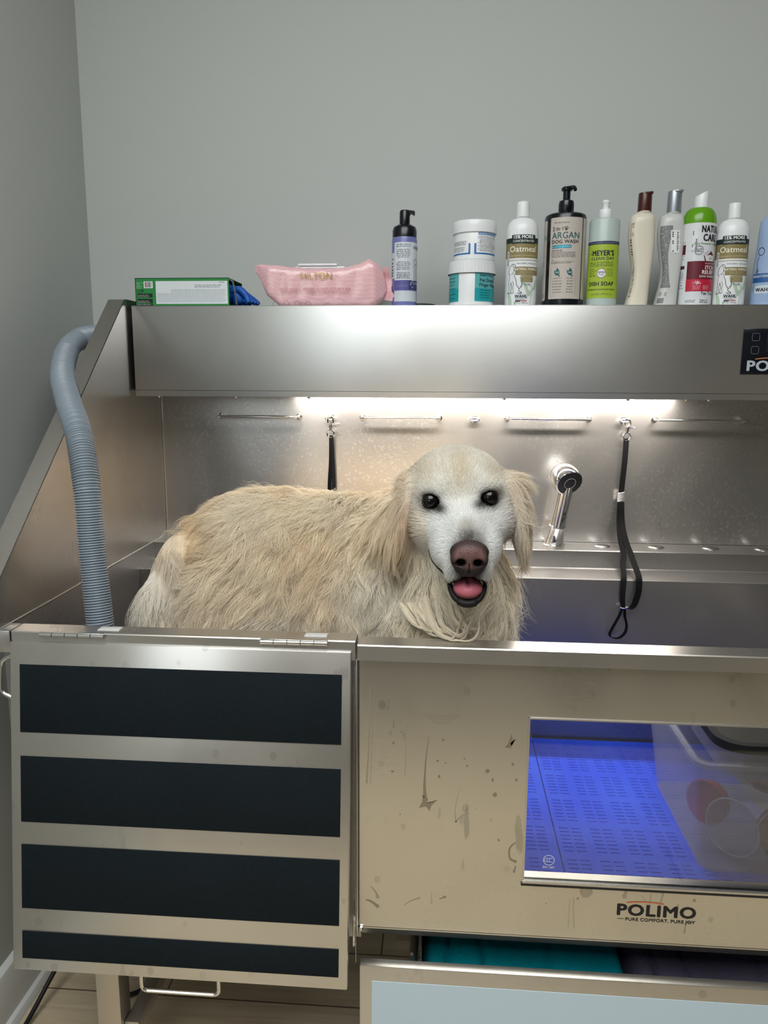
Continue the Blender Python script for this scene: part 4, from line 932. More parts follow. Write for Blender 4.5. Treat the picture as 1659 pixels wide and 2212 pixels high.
# --- pink wipes packs
def wipes(x0, x1, y0, y1, h, name, label, printit=True, seed=1, z0=ZT+.0004):
    t_ = thing(name, label, 'wipes pack'); b = MB(); nu, nv = 44, 20; vs = []; fs = []
    q = random.Random(seed); ph = [(q.uniform(2, 9), q.uniform(1, 4), q.uniform(0, 6)) for _ in range(6)]
    yc = (y0+y1)/2; dy = (y1-y0)/2; nv = 36; nu = 70
    TU = [0, .04, .10, .20, .40, .62, .72, .80, .87, .93, .965, 1.]; TT = [.086, .090, .0885, .0860, .0800, .0800, .0835, .0900, .0990, .0900, .0830, .0500]
    BT = [.074, .058, .022, .000, .000, .000, .000, .000, .000, .004, .012, .034]
    for i in range(nu+1):
        u = i/nu; x = x0+(x1-x0)*u
        # pillow: ends pinch to a flat seam; the right end rises to a peaked corner
        e = min(1., (u/.07)**.6) if u < .07 else (min(1., ((1-u)/.10)**.5) if u > .90 else 1.)
        hh = h*(.86+.14*math.cos((u-.02)*5)) if u < .5 else h*(.80+.28*max(0, (u-.60)/.30)**1.5 if u < .9 else 1.08)
        zt = float(np.interp(u, TU, TT)); zb = float(np.interp(u, TU, BT)); th = min(1, .18+u/.14) if u < .14 else min(1, .18+(1-u)/.10)
        for k in range(nv):
            a = 2*PI*k/nv; c_, s_ = math.cos(a), math.sin(a)
            wj = .0012*(abs(math.sin(u*23+a*2.3+seed))**6)-.0010*(abs(math.sin(u*17-a*3.1))**8)
            z = zb+(zt-zb)*(.5+.5*math.copysign(abs(s_)**.34, s_)); y = yc+(dy*th)*math.copysign(abs(c_)**.42, c_)-(dy*(1-th)*.35)+wj
            vs.append((x, y, z0+max(0, z+(wj if s_ > -.3 else 0)))); continue
            w = .0006*sum(math.sin(p[0]*u*6+p[1]*a+p[2]) for p in ph)
            z = hh*.5*(1+math.copysign(abs(s_)**.42, s_)*(.30+.70*e))+(0 if s_ < -.2 else w*.9)
            y = yc+dy*math.copysign(abs(c_)**.6, c_)*(.75+.25*e)+w
            if u < .07: z = z*.9+(.07-u)/.07*.006*1
            vs.append((x+(.010*(.5-z/h) if u < .1 else 0)*0-(.030*(z/h-.55) if u < .12 else 0)*(1-u/.12), y, z0+max(0, z)))
    for i in range(nu):
        for k in range(nv): fs.append((i*nv+k, i*nv+(k+1) % nv, (i+1)*nv+(k+1) % nv, (i+1)*nv+k))
    fs += [tuple(range(nv-1, -1, -1)), tuple(range(nu*nv, (nu+1)*nv))]
    b.add(vs, fs)
    body = b.build('film_wrapper', m_pinkfilm, t_, smooth=50)
    # crimped end seam
    b = MB(); vs = []; n = 14
    for k in range(n+1):
        z = h*(.18+.78*k/n); xx = x1+.002+.003*math.sin(k*.9); o_ = .0012*(k % 2)
        vs += [(x1-.006, yc-.010+o_, z0+z), (xx+.015-.010*(k/n), yc-.020+o_-.006*math.sin(k*.6), z0+z-.004)]
    b.add(vs+[(a_, b_+.0006, c_) for a_, b_, c_ in vs], [(2*k, 2*k+1, 2*k+3, 2*k+2) for k in range(n)]+[(2*k+2*n+2, 2*k+2+2*n+2, 2*k+3+2*n+2, 2*k+1+2*n+2) for k in range(n)])
    b.build('end_seam', m_pinkfilm, t_, smooth=50)
    return t_, body
m_pinkfilm = mat('pink_film', srgb(228, 184, 190), .26, spec=.5, coat=.3)
t = NT(m_pinkfilm); v = t.coords((34, 34, 34)); n = t.n('ShaderNodeTexWave', wave_type='RINGS', Scale=1.1, Distortion=9., Detail=1.2); n.inputs['Detail Scale'].default_value = .8; t.l(v, n.inputs['Vector'])
t.l(t.mix(t.ramp(n.outputs['Fac'], [(.90, (0, 0, 0)), (.96, (.42, .42, .42))]), srgb(226, 180, 186), srgb(238, 212, 214)), t.b.inputs['Base Color'])
nn = t.n('ShaderNodeTexNoise', Scale=26., Detail=2., Distortion=1.5); t.l(t.coords((1, 1, 1)), nn.inputs['Vector']); t.bump(nn.outputs['Fac'], .35, .004)
wp, wb = wipes(-.291, -.008, .590, .675, .088, 'pink_wipes_pack', 'pink foil wipes pack with gold lettering and white flip lid', seed=5)
wb.data['note'] = 0; del wb.data['note']
MB().box((-.203, .608, ZT+.0800), (-.096, .662, ZT+.0845), .0018).box((-.197, .605, ZT+.0850), (-.112, .660, ZT+.0900), .002).build('flip_lid', m_wp, wp)
d = Decal(lambda u, v, h: (-.291+u, .5885-.0022-h*2+.010*max(0, (v-.066)/.02)**2, ZT+v)); GO = (168, 140, 62); PK = (184, 110, 124)
for a_ in ('HILTON',): d.text(a_, .104, .0560, .0185, GO, bold=.0, sx=1.02, metal=.8, rough=.25)
d.text('160 CT. | 6 x 8 in', .058, .0340, .0062, PK); d.text('160 LINGETTES', .060, .0280, .0058, PK)
d.line([(.103, .0275), (.103, .0400)], .0005, PK)
d.text('PARABEN, ALCOHOL, & CRUELTY FREE', .109, .0335, .0066, PK, sx=.88); d.text('PARABEN, ALCOOL ET SANS CRUAUTÉ', .116, .0275, .0060, PK, sx=.86)
for x_ in (.050, .073, .096, .119): d.ring(x_, .0040, .0062, .0007, (96, 60, 62))
d.build('wrapper_print', wp)
wp2 = thing('gold_trim_wipes_pack', 'second wipes pack showing a gold edge behind the pink wipes pack', 'wipes pack')
b = MB(); b.box((-.19, .700, ZT+.0004), (-.030, .765, ZT+.080), .012, seg=3); b.build('film_wrapper', m_pinkfilm, wp2)
d = Decal(flat((-.19, .700, ZT), (1, 0, 0), (0, 0, 1), (0, -1, 0))); d.rect(.080, .072, .105, .0785, (150, 122, 50), 2, metal=.6)
d.text('HILTON', .0815, .0735, .0040, (40, 34, 20), bold=.02, h=4); d.build('wrapper_print', wp2)

# ================================================================== hose, leashes, cable
m_hose = mat('grey_hose', srgb(132, 144, 154), .26, spec=.6)
HO = thing('drain_hose', 'grey ribbed plastic hose hooked over the left side guard into the tub', 'hose')
path = smooth_path([(-.600, .615, 1.365), (-.632, .560, 1.368), (-.640, .470, 1.345), (-.612, .370, 1.290), (-.560, .280, 1.240), (-.505, .200, 1.185), (-.478, .160, 1.110), (-.468, .145, 1.00), (-.452, .125, .86), (-.447, .120, .74), (-.44, .12, .62), (-.44, .12, .49)], 16)
# resample evenly
L_ = [0]
for a_, b_ in zip(path[:-1], path[1:]): L_.append(L_[-1]+(b_-a_).length)
ns = int(L_[-1]/.00060); P_ = []; j = 0
for i in range(ns+1):
    s_ = L_[-1]*i/ns
    while j < len(L_)-2 and L_[j+1] < s_: j += 1
    k = (s_-L_[j])/max(1e-9, L_[j+1]-L_[j]); P_.append(path[j].lerp(path[j+1], k))
R_ = []; ph_ = 0.
for i in range(ns+1):
    s_ = L_[-1]*i/ns
    ph_ += L_[-1]/ns/float(np.interp(s_, [0, .30, .42], [.0068, .0062, .0044]))
    curved = .125 < s_ < .195
    pitch_ = .0065; amp = .0016 if not curved else .00035
    if s_ < .03: amp = .0012; pitch_ = .005
    R_.append(.0214+amp*(abs(math.cos(PI*ph_))*2-1.2))
MB().tube(P_, R_, 28).build('ribbed_tube', m_hose, HO, smooth=80)
MB().lathe([(.0245, 0), (.0250, .002), (.0250, .040), (.0225, .043)], n=32, M=Matrix.Translation((-.600, .615, 1.366)) @ frame((.55, .8, .08)) @ Matrix.Translation((0, 0, -.006))).build('hose_cuff', plast((104, 116, 128), .35), HO)

def strap_mesh(name, pts, w, mat_, parent, side=(1, 0, 0), th=.0009):
    """flat webbing along pts; side = width direction(s)"""
    P = smooth_path(pts, 8); b = MB(); vs = []; m = len(P)
    for i, p in enumerate(P):
        f = i/(m-1); sd = Vector(side(f) if callable(side) else side).normalized(); t_ = (P[min(i+1, m-1)]-P[max(i-1, 0)]).normalized(); nn_ = t_.cross(sd).normalized()
        for s1, s2 in ((-1, -1), (1, -1), (1, 1), (-1, 1)): vs.append(p+sd*s1*w/2+nn_*s2*th/2)
    fs = [(i*4+k, i*4+(k+1) % 4, (i+1)*4+(k+1) % 4, (i+1)*4+k) for i in range(m-1) for k in range(4)]+[(0, 1, 2, 3), ((m-1)*4+3, (m-1)*4+2, (m-1)*4+1, (m-1)*4)]
    b.add(vs, fs); return b.build(name, mat_, parent, smooth=40)
m_web = mat('black_webbing', srgb(16, 16, 18), .9, spec=.1)
t = NT(m_web); v = t.coords((1, 1, 1)); n = t.n('ShaderNodeTexNoise', Scale=900., Detail=2.); t.l(v, n.inputs['Vector']); t.bump(n.outputs['Fac'], .3, .0003)
def clip(x, z, y, parent):
    b = MB()
    b.tube([(x+.0065*math.cos(a), y, z-.006+.0105*math.sin(a)) for a in np.linspace(-.9, 3.6, 16)], .0022, 8)
    b.lathe([(0, -.006), (.0042, -.005), (.0046, 0), (.0042, .005), (0, .006)], (x, y, z-.019), 14)
    b.tube([(x+.002, y, z-.017), (x+.010, y-.001, z-.0145), (x+.016, y-.001, z-.0150)], [.0026, .0016, .0008], 8)
    b.lathe([(0, -.002), (.0034, -.0015), (.0034, .0015), (0, .002)], (x, y, z-.0265), 12)
    b.build('snap_clip', s_chrome, parent)
    b = MB(); b.tube([(x+.0082*math.cos(a), y, z-.036+.0088*math.sin(a)) for a in np.linspace(0, 2*PI, 24, endpoint=False)], .0018, 8, closed=True)
    b.build('clip_ring', s_chrome, parent)
LE = thing('grooming_leash', 'black grooming noose strap hanging full length right of the faucet', 'leash')
x, z, y = .536, 1.188, D-.020
clip(x, z, y, LE)
strap_mesh('strap', [(x-.0005, y, z-.040), (x-.0012, y, z-.09), (x-.0035, y+.001, z-.14), (x-.0045, y+.001, z-.165)], .0125, m_web, LE)
b = MB()
for k in range(6): b.tube([(x-.0045+.0068*math.cos(a), y+.001+.0035*math.sin(a), z-.166-.0036*k+.0016*math.cos(a)) for a in np.linspace(0, 2*PI, 20, endpoint=False)], .0017, 6, closed=True)
b.build('wire_binding', mat('wire', (.7, .7, .7), .3, .9), LE)
yb = .541
strap_mesh('strap', [(x-.0060, y, z-.186), (x-.008, y-.012, z-.235), (x-.010, y-.045, z-.270), (.5265, .638, .897), (.5170, .600, .880), (.5095, .553, .8655), (.5070, .543, .845), (.5065, .541, .820), (.5090, .541, .801)], .0128, m_web, LE, side=lambda f: (math.cos(f*1.0), -math.sin(f*1.0), 0))
strap_mesh('strap', [(x-.0040, y-.003, z-.186), (x-.002, y-.014, z-.235), (x+.001, y-.050, z-.270), (.5400, .632, .899), (.5400, .595, .884), (.5390, .548, .868), (.5385, .538, .850), (.5370, .537, .832), (.5300, .537, .8070), (.5200, .537, .799), (.5110, .537, .801)], .0130, m_web, LE, side=lambda f: (math.cos(f*.5), -math.sin(f*.5), 0))
MB().tube([(.5120+.0085*math.cos(a), .540+.004*math.sin(a), .800) for a in np.linspace(0, 2*PI, 20, endpoint=False)], .0016, 8, closed=True).build('slide_ring', s_rod, LE)
strap_mesh('loop_strap', [(.5080, .541, .801), (.5010, .541, .780), (.4900, .540, .757), (.4835, .539, .741), (.4880, .538, .7335), (.5030, .536, .7340), (.5150, .537, .7460), (.5180, .539, .7620), (.5140, .541, .780), (.5120, .541, .801)], .0085, m_web, LE, side=(.35, -.94, 0))
LE2 = thing('grooming_leash', 'black grooming strap hanging from its clip directly behind the dog', 'leash')
x = -.1445; clip(x, z, y, LE2)
strap_mesh('strap', [(x+.001, y, z-.040), (x, y, z-.10), (x-.0035, y, z-.16), (x-.004, y-.001, z-.26), (x-.004, y-.002, z-.275)], .0105, m_web, LE2, side=(.9, -.42, 0))
strap_mesh('strap', [(x+.002, y+.004, z-.044), (x+.004, y+.006, z-.10), (x+.006, y+.006, z-.16), (x+.006, y+.005, z-.262)], .0095, m_web, LE2, side=(.8, .6, 0))
CB = thing('power_cable', 'black power cable looping on the floor by the left baseboard', 'cable')
MB().tube(smooth_path([(-.70, -.10, .006), (-.698, .05, .008), (-.690, .18, .010), (-.675, .27, .05), (-.652, .33, .10), (-.62, .36, .10), (-.598, .36, .045), (-.585, .33, .012), (-.56, .29, .006), (-.50, .30, .006), (-.42, .42, .006)], 8), .0048, 10).build('cable_sleeve', m_black, CB, smooth=80)

# ================================================================== inside the tub
m_mat = mat('blue_plastic', srgb(50, 88, 228), .6, spec=.2)
t = NT(m_mat); n = t.n('ShaderNodeTexNoise', Scale=7., Detail=4.); t.l(t.coords((1, 1, 1)), n.inputs['Vector'])
t.l(t.ramp(n.outputs['Fac'], [(.3, srgb(36, 72, 226)), (.7, srgb(50, 90, 232))]), t.b.inputs['Base Color'])
def slotted(name, label, x0, x1, y0, y1, group=None, slots=True, mm=None):
    """rubber mat with rows of through-slots"""
    t_ = None; bm = bmesh.new(); z = ZF+.0072
    xs = [x0]; c = x0+.008; hx = []
    while c+.040 < x1-.004:
        for s_ in (0, 1):
            hx.append((c, c+.0165)); xs += [c, c+.0165]; c += .0215
        c += .012
    xs.append(x1); ys = [y0]; c = y0+.012; hy = []; k = 0
    while c+.006 < y1-.006:
        hy.append((c, c+.0022)); ys += [c, c+.0022]; c += .0112; k += 1
        if k % 7 == 0: c += .014
    ys.append(y1)
    V = {}
    def vt(i, j):
        if (i, j) not in V: V[(i, j)] = bm.verts.new((xs[i], ys[j], z))
        return V[(i, j)]
    H = set((round(a, 5), round(b_, 5)) for a, _ in hx for b_, _ in hy)
    for i in range(len(xs)-1):
        for j in range(len(ys)-1):
            if (round(xs[i], 5), round(ys[j], 5)) in H: continue
            bm.faces.new((vt(i, j), vt(i+1, j), vt(i+1, j+1), vt(i, j+1)))
    g = bmesh.ops.extrude_face_region(bm, geom=bm.faces[:]); 
    for v_ in [e for e in g['geom'] if isinstance(e, bmesh.types.BMVert)]: v_.co.z -= .0065
    bmesh.ops.recalc_face_normals(bm, faces=bm.faces)
    me = bpy.data.meshes.new(name); bm.to_mesh(me); bm.free(); me.materials.append(mm or m_mat)
    o = bpy.data.objects.new(name, me); link(o); return tag(o, label, 'mat', group)
slotted('slotted_floor_mat', 'blue slotted mat tile in the tub beside the plastic bin, right of the seam', .3285, .72, .026, .545, None)
slotted('slotted_floor_mat', 'blue slotted mat tile in the tub under the dog, left of the seam', -.12, .3265, .026, .545, None)

# frosted bin with round containers
m_frost = bpy.data.materials.new('frosted_plastic'); m_frost.use_nodes = True
nt = m_frost.node_tree; nt.nodes.clear(); o_ = nt.nodes.new('ShaderNodeOutputMaterial'); mx = nt.nodes.new('ShaderNodeMixShader')
tr = nt.nodes.new('ShaderNodeBsdfTransparent'); tr.inputs[0].default_value = (.88, .89, .93, 1); pb = nt.nodes.new('ShaderNodeBsdfPrincipled'); pb.inputs['Base Color'].default_value = (.62, .62, .68, 1); pb.inputs['Roughness'].default_value = .3
mx.inputs[0].default_value = .27; nt.links.new(tr.outputs[0], mx.inputs[1]); nt.links.new(pb.outputs[0], mx.inputs[2]); nt.links.new(mx.outputs[0], o_.inputs[0])
BN = thing('storage_bin', 'frosted clear plastic storage bin standing on the blue mat behind the window', 'bin')
def shell(mb, x0, x1, y0, y1, z0, z1, r, tap, th, n=6, bottom=True):
    def ring(x0, x1, y0, y1, z, r):
        P = []
        for cx_, cy_, a0 in ((x1-r, y1-r, 0), (x0+r, y1-r, PI/2), (x0+r, y0+r, PI), (x1-r, y0+r, 3*PI/2)):
            for i in range(n+1): a = a0+PI/2*i/n; P.append((cx_+r*math.cos(a), cy_+r*math.sin(a), z))
        return P
    R_ = [ring(x0+tap, x1-tap, y0+tap, y1-tap, z0, r), ring(x0, x1, y0, y1, z1, r), ring(x0+th, x1-th, y0+th, y1-th, z1, r-th*.5), ring(x0+tap+th, x1-tap-th, y0+tap+th, y1-tap-th, z0+th, r-th*.5)]
    m = len(R_[0]); vs = [p for q_ in R_ for p in q_]; fs = []
    for j in range(3):
        for k in range(m): fs.append((j*m+k, j*m+(k+1) % m, (j+1)*m+(k+1) % m, (j+1)*m+k))
    if bottom: fs += [tuple(range(m-1, -1, -1)), tuple(range(3*m, 4*m))]
    mb.add(vs, fs)
bx0, bx1, by0, by1 = .5260, .94, .068, .405; bz = ZF+.0075
b = MB(); shell(b, bx0, bx1, by0, by1, bz, bz+.20, .022, .026, .002); b.build('bin_shell', m_frost, BN)
b = MB(); shell(b, bx0-.010, bx1+.010, by0-.010, by1+.010, bz+.196, bz+.204, .026, .0, .011, bottom=False); b.build('bin_rim', m_frost, BN)
m_pink = mat('pink_plastic', srgb(206, 28, 92), .3); m_rose = mat('rose_plastic', srgb(176, 48, 72), .35)
def discbox(name, label, c, r, h, m1, dirn, m2=None):
    t_ = thing(name, label, 'container'); Mx = Matrix.Translation(c) @ frame(dirn)
    MB().lathe([(0, 0), (r*.93, 0), (r*.96, .003), (r, h), (r*.97, h), (r*.92, .003), (0, .003)], n=48, M=Mx).build('dish_body', m1, t_)
    b = MB(); b.tube([tuple(Mx @ Vector((r*1.01*math.cos(a), r*1.01*math.sin(a), h))) for a in np.linspace(0, 2*PI, 48, endpoint=False)], .0016, 8, closed=True); b.build('dish_rim', m2 or m1, t_)
    return t_
m_clr = mat('milky_rim', srgb(206, 206, 214), .3)
discbox('round_container', 'pink round container standing on edge at the back of the frosted bin', (.596, .190, bz+.072), .036, .020, m_pink, (-.8, -.6, .1))
discbox('round_container', 'rose round container with pale rim leaning at the front of the frosted bin', (.690, .128, bz+.058), .046, .022, m_rose, (-.12, -.96, .12), m_clr)
discbox('round_container', 'clear round lid leaning inside the left wall of the frosted bin', (.612, .135, bz+.056), .046, .004, m_frost, (-.75, -.62, .1), m_clr)
discbox('round_container', 'rose round container on top at the back of the frosted bin', (.700, .235, bz+.105), .040, .020, m_rose, (-.1, -.7, .6))
TR = thing('lidded_tray', 'clear tray with black rubber rim nested in the top of the frosted bin', 'tray')
b = MB(); shell(b, .5650, .87, .085, .345, bz+.155, bz+.222, .04, .02, .002); b.build('tray_body', m_frost, TR)
b = MB(); shell(b, .5600, .875, .080, .350, bz+.214, bz+.228, .045, .0, .012, bottom=False); b.build('rubber_rim', mat('worn_black_rubber', srgb(30, 32, 36), .6), TR)
b = MB(); shell(b, .573, .862, .083, .337, bz+.200, bz+.226, .035, .01, .0015); b.build('steel_dish', s_rod, TR)

# towels in the drawer
def towel(name, label, x0, x1, y0, y1, z, col, seed):
    m = mat('terry_'+name, srgb(*col), .95, spec=.1); t = NT(m); n = t.n('ShaderNodeTexNoise', Scale=520., Detail=2.); t.l(t.coords((1, 1, 1)), n.inputs['Vector']); t.bump(n.outputs['Fac'], .9, .003)
    q = random.Random(seed); nx, ny = 60, 26; vs = []; fs = []
    ph = [(q.uniform(12, 40), q.uniform(-14, 14), q.uniform(0, 6)) for _ in range(4)]
    for i in range(nx+1):
        for j in range(ny+1):
            u, v_ = i/nx, j/ny; x = x0+(x1-x0)*u; y = y0+(y1-y0)*v_
            f = -abs(math.sin((x*14+y*5+seed)))**8*0
            crease = -.012*math.exp(-((x-x0-.035-.04*v_)/.004)**2)-.010*math.exp(-((x-x0-.105+.03*v_)/.004)**2)-.008*math.exp(-((x-x0-.19-.10*v_)/.005)**2)
            zz = z+crease+.004*sum(math.sin(p[0]*x+p[1]*y+p[2]) for p in ph)/2
            e = min(u, 1-u, v_, 1-v_); zz -= .03*max(0, 1-e/.05)**2
            vs.append((x, y, zz))
    n0 = len(vs); vs += [(a_, b_, .058) for a_, b_, c_ in vs]
    for i in range(nx):
        for j in range(ny): a_ = i*(ny+1)+j; fs.append((a_, a_+ny+1, a_+ny+2, a_+1)); fs.append((a_+n0, a_+1+n0, a_+ny+2+n0, a_+ny+1+n0))
    bd = [(i*(ny+1), (i+1)*(ny+1)) for i in range(nx)]+[(i*(ny+1)+ny, (i+1)*(ny+1)+ny) for i in range(nx)]+[(j, j+1) for j in range(ny)]+[(nx*(ny+1)+j, nx*(ny+1)+j+1) for j in range(ny)]
    fs += [(a_, b_, b_+n0, a_+n0) for a_, b_ in bd]
    b = MB(); b.add(vs, fs); o = b.build(name, m, smooth=60); return tag(o, label, 'towel', 'towels folded in the drawer')
towel('teal_towel', 'teal terry towel folded in the open drawer, left of the grey one', .099, .435, -.016, .46, .335, (0, 128, 142), 2)
towel('grey_towel', 'purple-grey terry towel folded in the open drawer, right of the teal one', .440, .85, -.016, .46, .325, (88, 84, 104), 6)
# ================================================================== the dog
rng = np.random.default_rng(11)
V3 = lambda *a: np.array(a, float)
# primitives: kind, geometry, blend radius, coat = (length, flow, lift, curl, colour, density)
PR = []
def ell(c, r, k, coat, rot=None): PR.append(('e', V3(*c), V3(*r), rot, k, coat))
def con(a, b, ra, rb, k, coat): PR.append(('c', V3(*a), V3(*b), (ra, rb), k, coat))
NOSE = V3(.155, -.050, 1.062)
C_ = lambda r, g, b: V3(*srgb(r, g, b))
WHITE, CREAM, OCHRE, GOLD, EARC, PALE, RUFF = C_(243, 244, 242), C_(246, 238, 222), C_(243, 228, 203), C_(236, 216, 184), C_(230, 217, 196), C_(248, 246, 240), C_(244, 234, 214)
# coats
face = dict(L=.011, flow='nose', lift=.22, curl=.0, col=WHITE, den=2.6, clump=.10)
crown = dict(L=.013, flow='nose', lift=.18, curl=.0, col=C_(236, 232, 222), den=2.2, clump=.12)
muzz = dict(L=.0065, flow='nose', lift=.25, curl=.0, col=WHITE, den=3.0, clump=.05)
cheek = dict(L=.015, flow='nose', lift=.22, curl=.05, col=WHITE, den=1.9, clump=.25)
jaw = dict(L=.008, flow='nose', lift=.2, curl=.0, col=PALE, den=2.0, clump=.1)
ear = dict(L=.038, flow=(.0, -.05, -1), lift=.12, curl=.22, col=EARC, den=1.5, clump=.8)
neck = dict(L=.052, flow=(-.15, -.25, -1), lift=.36, curl=.95, col=RUFF, den=1.0, clump=.78)
ruff = dict(L=.062, flow=(.18, -.25, -1), lift=.42, curl=1.0, col=RUFF, den=1.1, clump=.84)
chest = dict(L=.056, flow=(-.50, -.1, -.85), lift=.32, curl=.95, col=CREAM, den=1.0, clump=.84)
back = dict(L=.054, flow=(-.86, -.12, -.70), lift=.27, curl=.75, col=OCHRE, den=1.0, clump=.82)
rump = dict(L=.046, flow=(-.62, -.1, -.85), lift=.20, curl=.55, col=GOLD, den=1.0, clump=.74)
thigh = dict(L=.060, flow=(-.55, -.1, -.9), lift=.32, curl=.8, col=CREAM, den=.95, clump=.78)
belly = dict(L=.056, flow=(-.55, -.1, -.9), lift=.3, curl=.8, col=PALE, den=.8, clump=.9)
leg = dict(L=.022, flow=(0, 0, -1), lift=.15, curl=.2, col=PALE, den=.30, clump=.5)
tailc = dict(L=.080, flow=(.05, -.05, -1), lift=.05, curl=.7, col=C_(242, 234, 220), den=1.7, clump=.92)
tailb = dict(L=.045, flow=(-.20, -.05, -1), lift=.02, curl=.3, col=GOLD, den=1.2, clump=.8)

def ry(a):
    c, s = math.cos(a), math.sin(a); return np.array([[c, 0, s], [0, 1, 0], [-s, 0, c]])
# head
ell((.140, .128, 1.117), (.074, .076, .061), .020, crown)
ell((.141, .092, 1.118), (.060, .052, .052), .020, crown)
ell((.112, .064, 1.120), (.023, .020, .014), .016, face)
ell((.181, .064, 1.127), (.023, .020, .014), .016, face)
ell((.1015, .086, 1.069), (.032, .044, .040), .026, cheek)
ell((.1950, .086, 1.072), (.032, .044, .040), .026, cheek)
ell((.128, .056, 1.074), (.026, .030, .026), .018, face)
ell((.171, .056, 1.078), (.026, .030, .026), .018, face)
con((.1455, .070, 1.096), (.1545, -.022, 1.057), .026, .0195, .018, face)
ell((.151, .030, 1.044), (.043, .050, .035), .022, face)
ell((.1555, -.010, 1.034), (.029, .036, .026), .014, muzz)
ell((.1385, -.012, 1.0155), (.0160, .030, .021), .012, muzz)
ell((.1740, -.012, 1.0165), (.0160, .030, .021), .012, muzz)
ell((.1225, .030, 1.036), (.0180, .036, .026), .020, face)
ell((.1865, .030, 1.040), (.0180, .036, .026), .020, face)
con((.150, .070, 1.010), (.1565, -.006, .9795), .028, .0175, .010, jaw)
# ears
ell((.058, .106, 1.066), (.0135, .036, .066), .005, ear, ry(.20))
ell((.237, .106, 1.070), (.0135, .036, .062), .005, ear, ry(-.14))
ell((.079, .118, 1.118), (.020, .032, .020), .014, ear)
ell((.219, .118, 1.120), (.021, .032, .020), .014, ear)
NH = len(PR)
# neck and ruff
con((.138, .140, 1.070), (.075, .240, .985), .068, .105, .05, neck)
ell((.148, .140, .955), (.066, .058, .090), .04, ruff)
ell((.135, .150, .880), (.078, .066, .085), .04, ruff)
# trunk
ell((.060, .285, .905), (.150, .118, .150), .05, chest)
ell((-.110, .300, .925), (.190, .112, .142), .05, back)
ell((-.205, .300, .945), (.110, .100, .118), .05, back)
ell((-.268, .305, .918), (.096, .100, .128), .05, rump)
ell((-.150, .290, .850), (.160, .100, .095), .05, belly)
# shoulders and thighs
ell((.045, .205, .870), (.078, .048, .125), .035, chest)
ell((.055, .365, .870), (.078, .048, .125), .035, chest)
ell((-.258, .222, .830), (.084, .052, .130), .035, thigh)
ell((-.285, .380, .830), (.088, .052, .130), .035, thigh)
# legs
for yy, dx in ((.215, 0.), (.350, .035)):
    con((.070+dx, yy, .800), (.082+dx, yy, .665), .047, .033, .03, leg)
    con((.082+dx, yy, .665), (.085+dx, yy, .535), .031, .025, .02, leg)
    ell((.103+dx, yy, .5150), (.044, .031, .0240), .015, leg)
    for q_ in (-.018, -.006, .006, .018): ell((.136+dx-abs(q_)*.3, yy+q_, .5085), (.015, .0075, .0165), .004, leg)
for yy, dx in ((.235, 0.), (.375, -.03)):
    con((-.265+dx, yy, .780), (-.245+dx, yy, .700), .066, .044, .03, thigh)
    con((-.245+dx, yy, .700), (-.360+dx, yy, .620), .042, .025, .02, leg)
    con((-.360+dx, yy, .620), (-.340+dx, yy, .535), .024, .024, .015, leg)
    ell((-.318+dx, yy, .5150), (.046, .030, .0240), .015, leg)
    for q_ in (-.018, -.006, .006, .018): ell((-.284+dx-abs(q_)*.3, yy+q_, .5085), (.015, .0075, .0165), .004, leg)
# tail
tp = [(-.318, .290, .992, .036), (-.352, .262, .960, .034), (-.380, .244, .900, .032), (-.394, .236, .820, .029), (-.396, .232, .730, .018)]
for i, (a_, b_) in enumerate(zip(tp[:-1], tp[1:])): con(a_[:3], b_[:3], a_[3], b_[3], .02, tailb if i == 0 else tailc)

def prim_d(p, P):
    if p[0] == 'e':
        q = P-p[1]
        if p[3] is not None: q = q @ p[3]
        r = p[2]; k0 = np.linalg.norm(q/r, axis=-1); k1 = np.linalg.norm(q/(r*r), axis=-1)
        return k0*(k0-1)/np.maximum(k1, 1e-6)
    a, b_ = p[1], p[2]; ab = b_-a; t_ = np.clip(((P-a) @ ab)/(ab @ ab), 0, 1)
    return np.linalg.norm(P-a-t_[..., None]*ab, axis=-1)-(p[3][0]+(p[3][1]-p[3][0])*t_)
def smin(a, b_, k):
    h = np.clip(.5+.5*(b_-a)/k, 0, 1); return b_*(1-h)+a*h-k*h*(1-h)
def smax(a, b_, k): return -smin(-a, -b_, k)
EYES = [V3(.1010, .0560, 1.1030), V3(.1875, .0565, 1.1095)]
def sdf(P, raw=False):
    d = None; ear_d = []
    for i, p in enumerate(PR):
        q = prim_d(p, P)
        d = q if d is None else smin(d, q, p[4])
    # eye sockets, mouth, stop crease
    for e in EYES:
        q = np.linalg.norm((P-(e+V3(0, -.012, 0)))/V3(1.15, 1, .95), axis=-1)-.0122; d = smax(d, -q, .006)
    m_ = P-V3(.1565, -.030, .9985); q = np.linalg.norm(m_/V3(.0225, .036, .0115), axis=-1); d = smax(d, -((q-1)*.0115), .004)
    return d
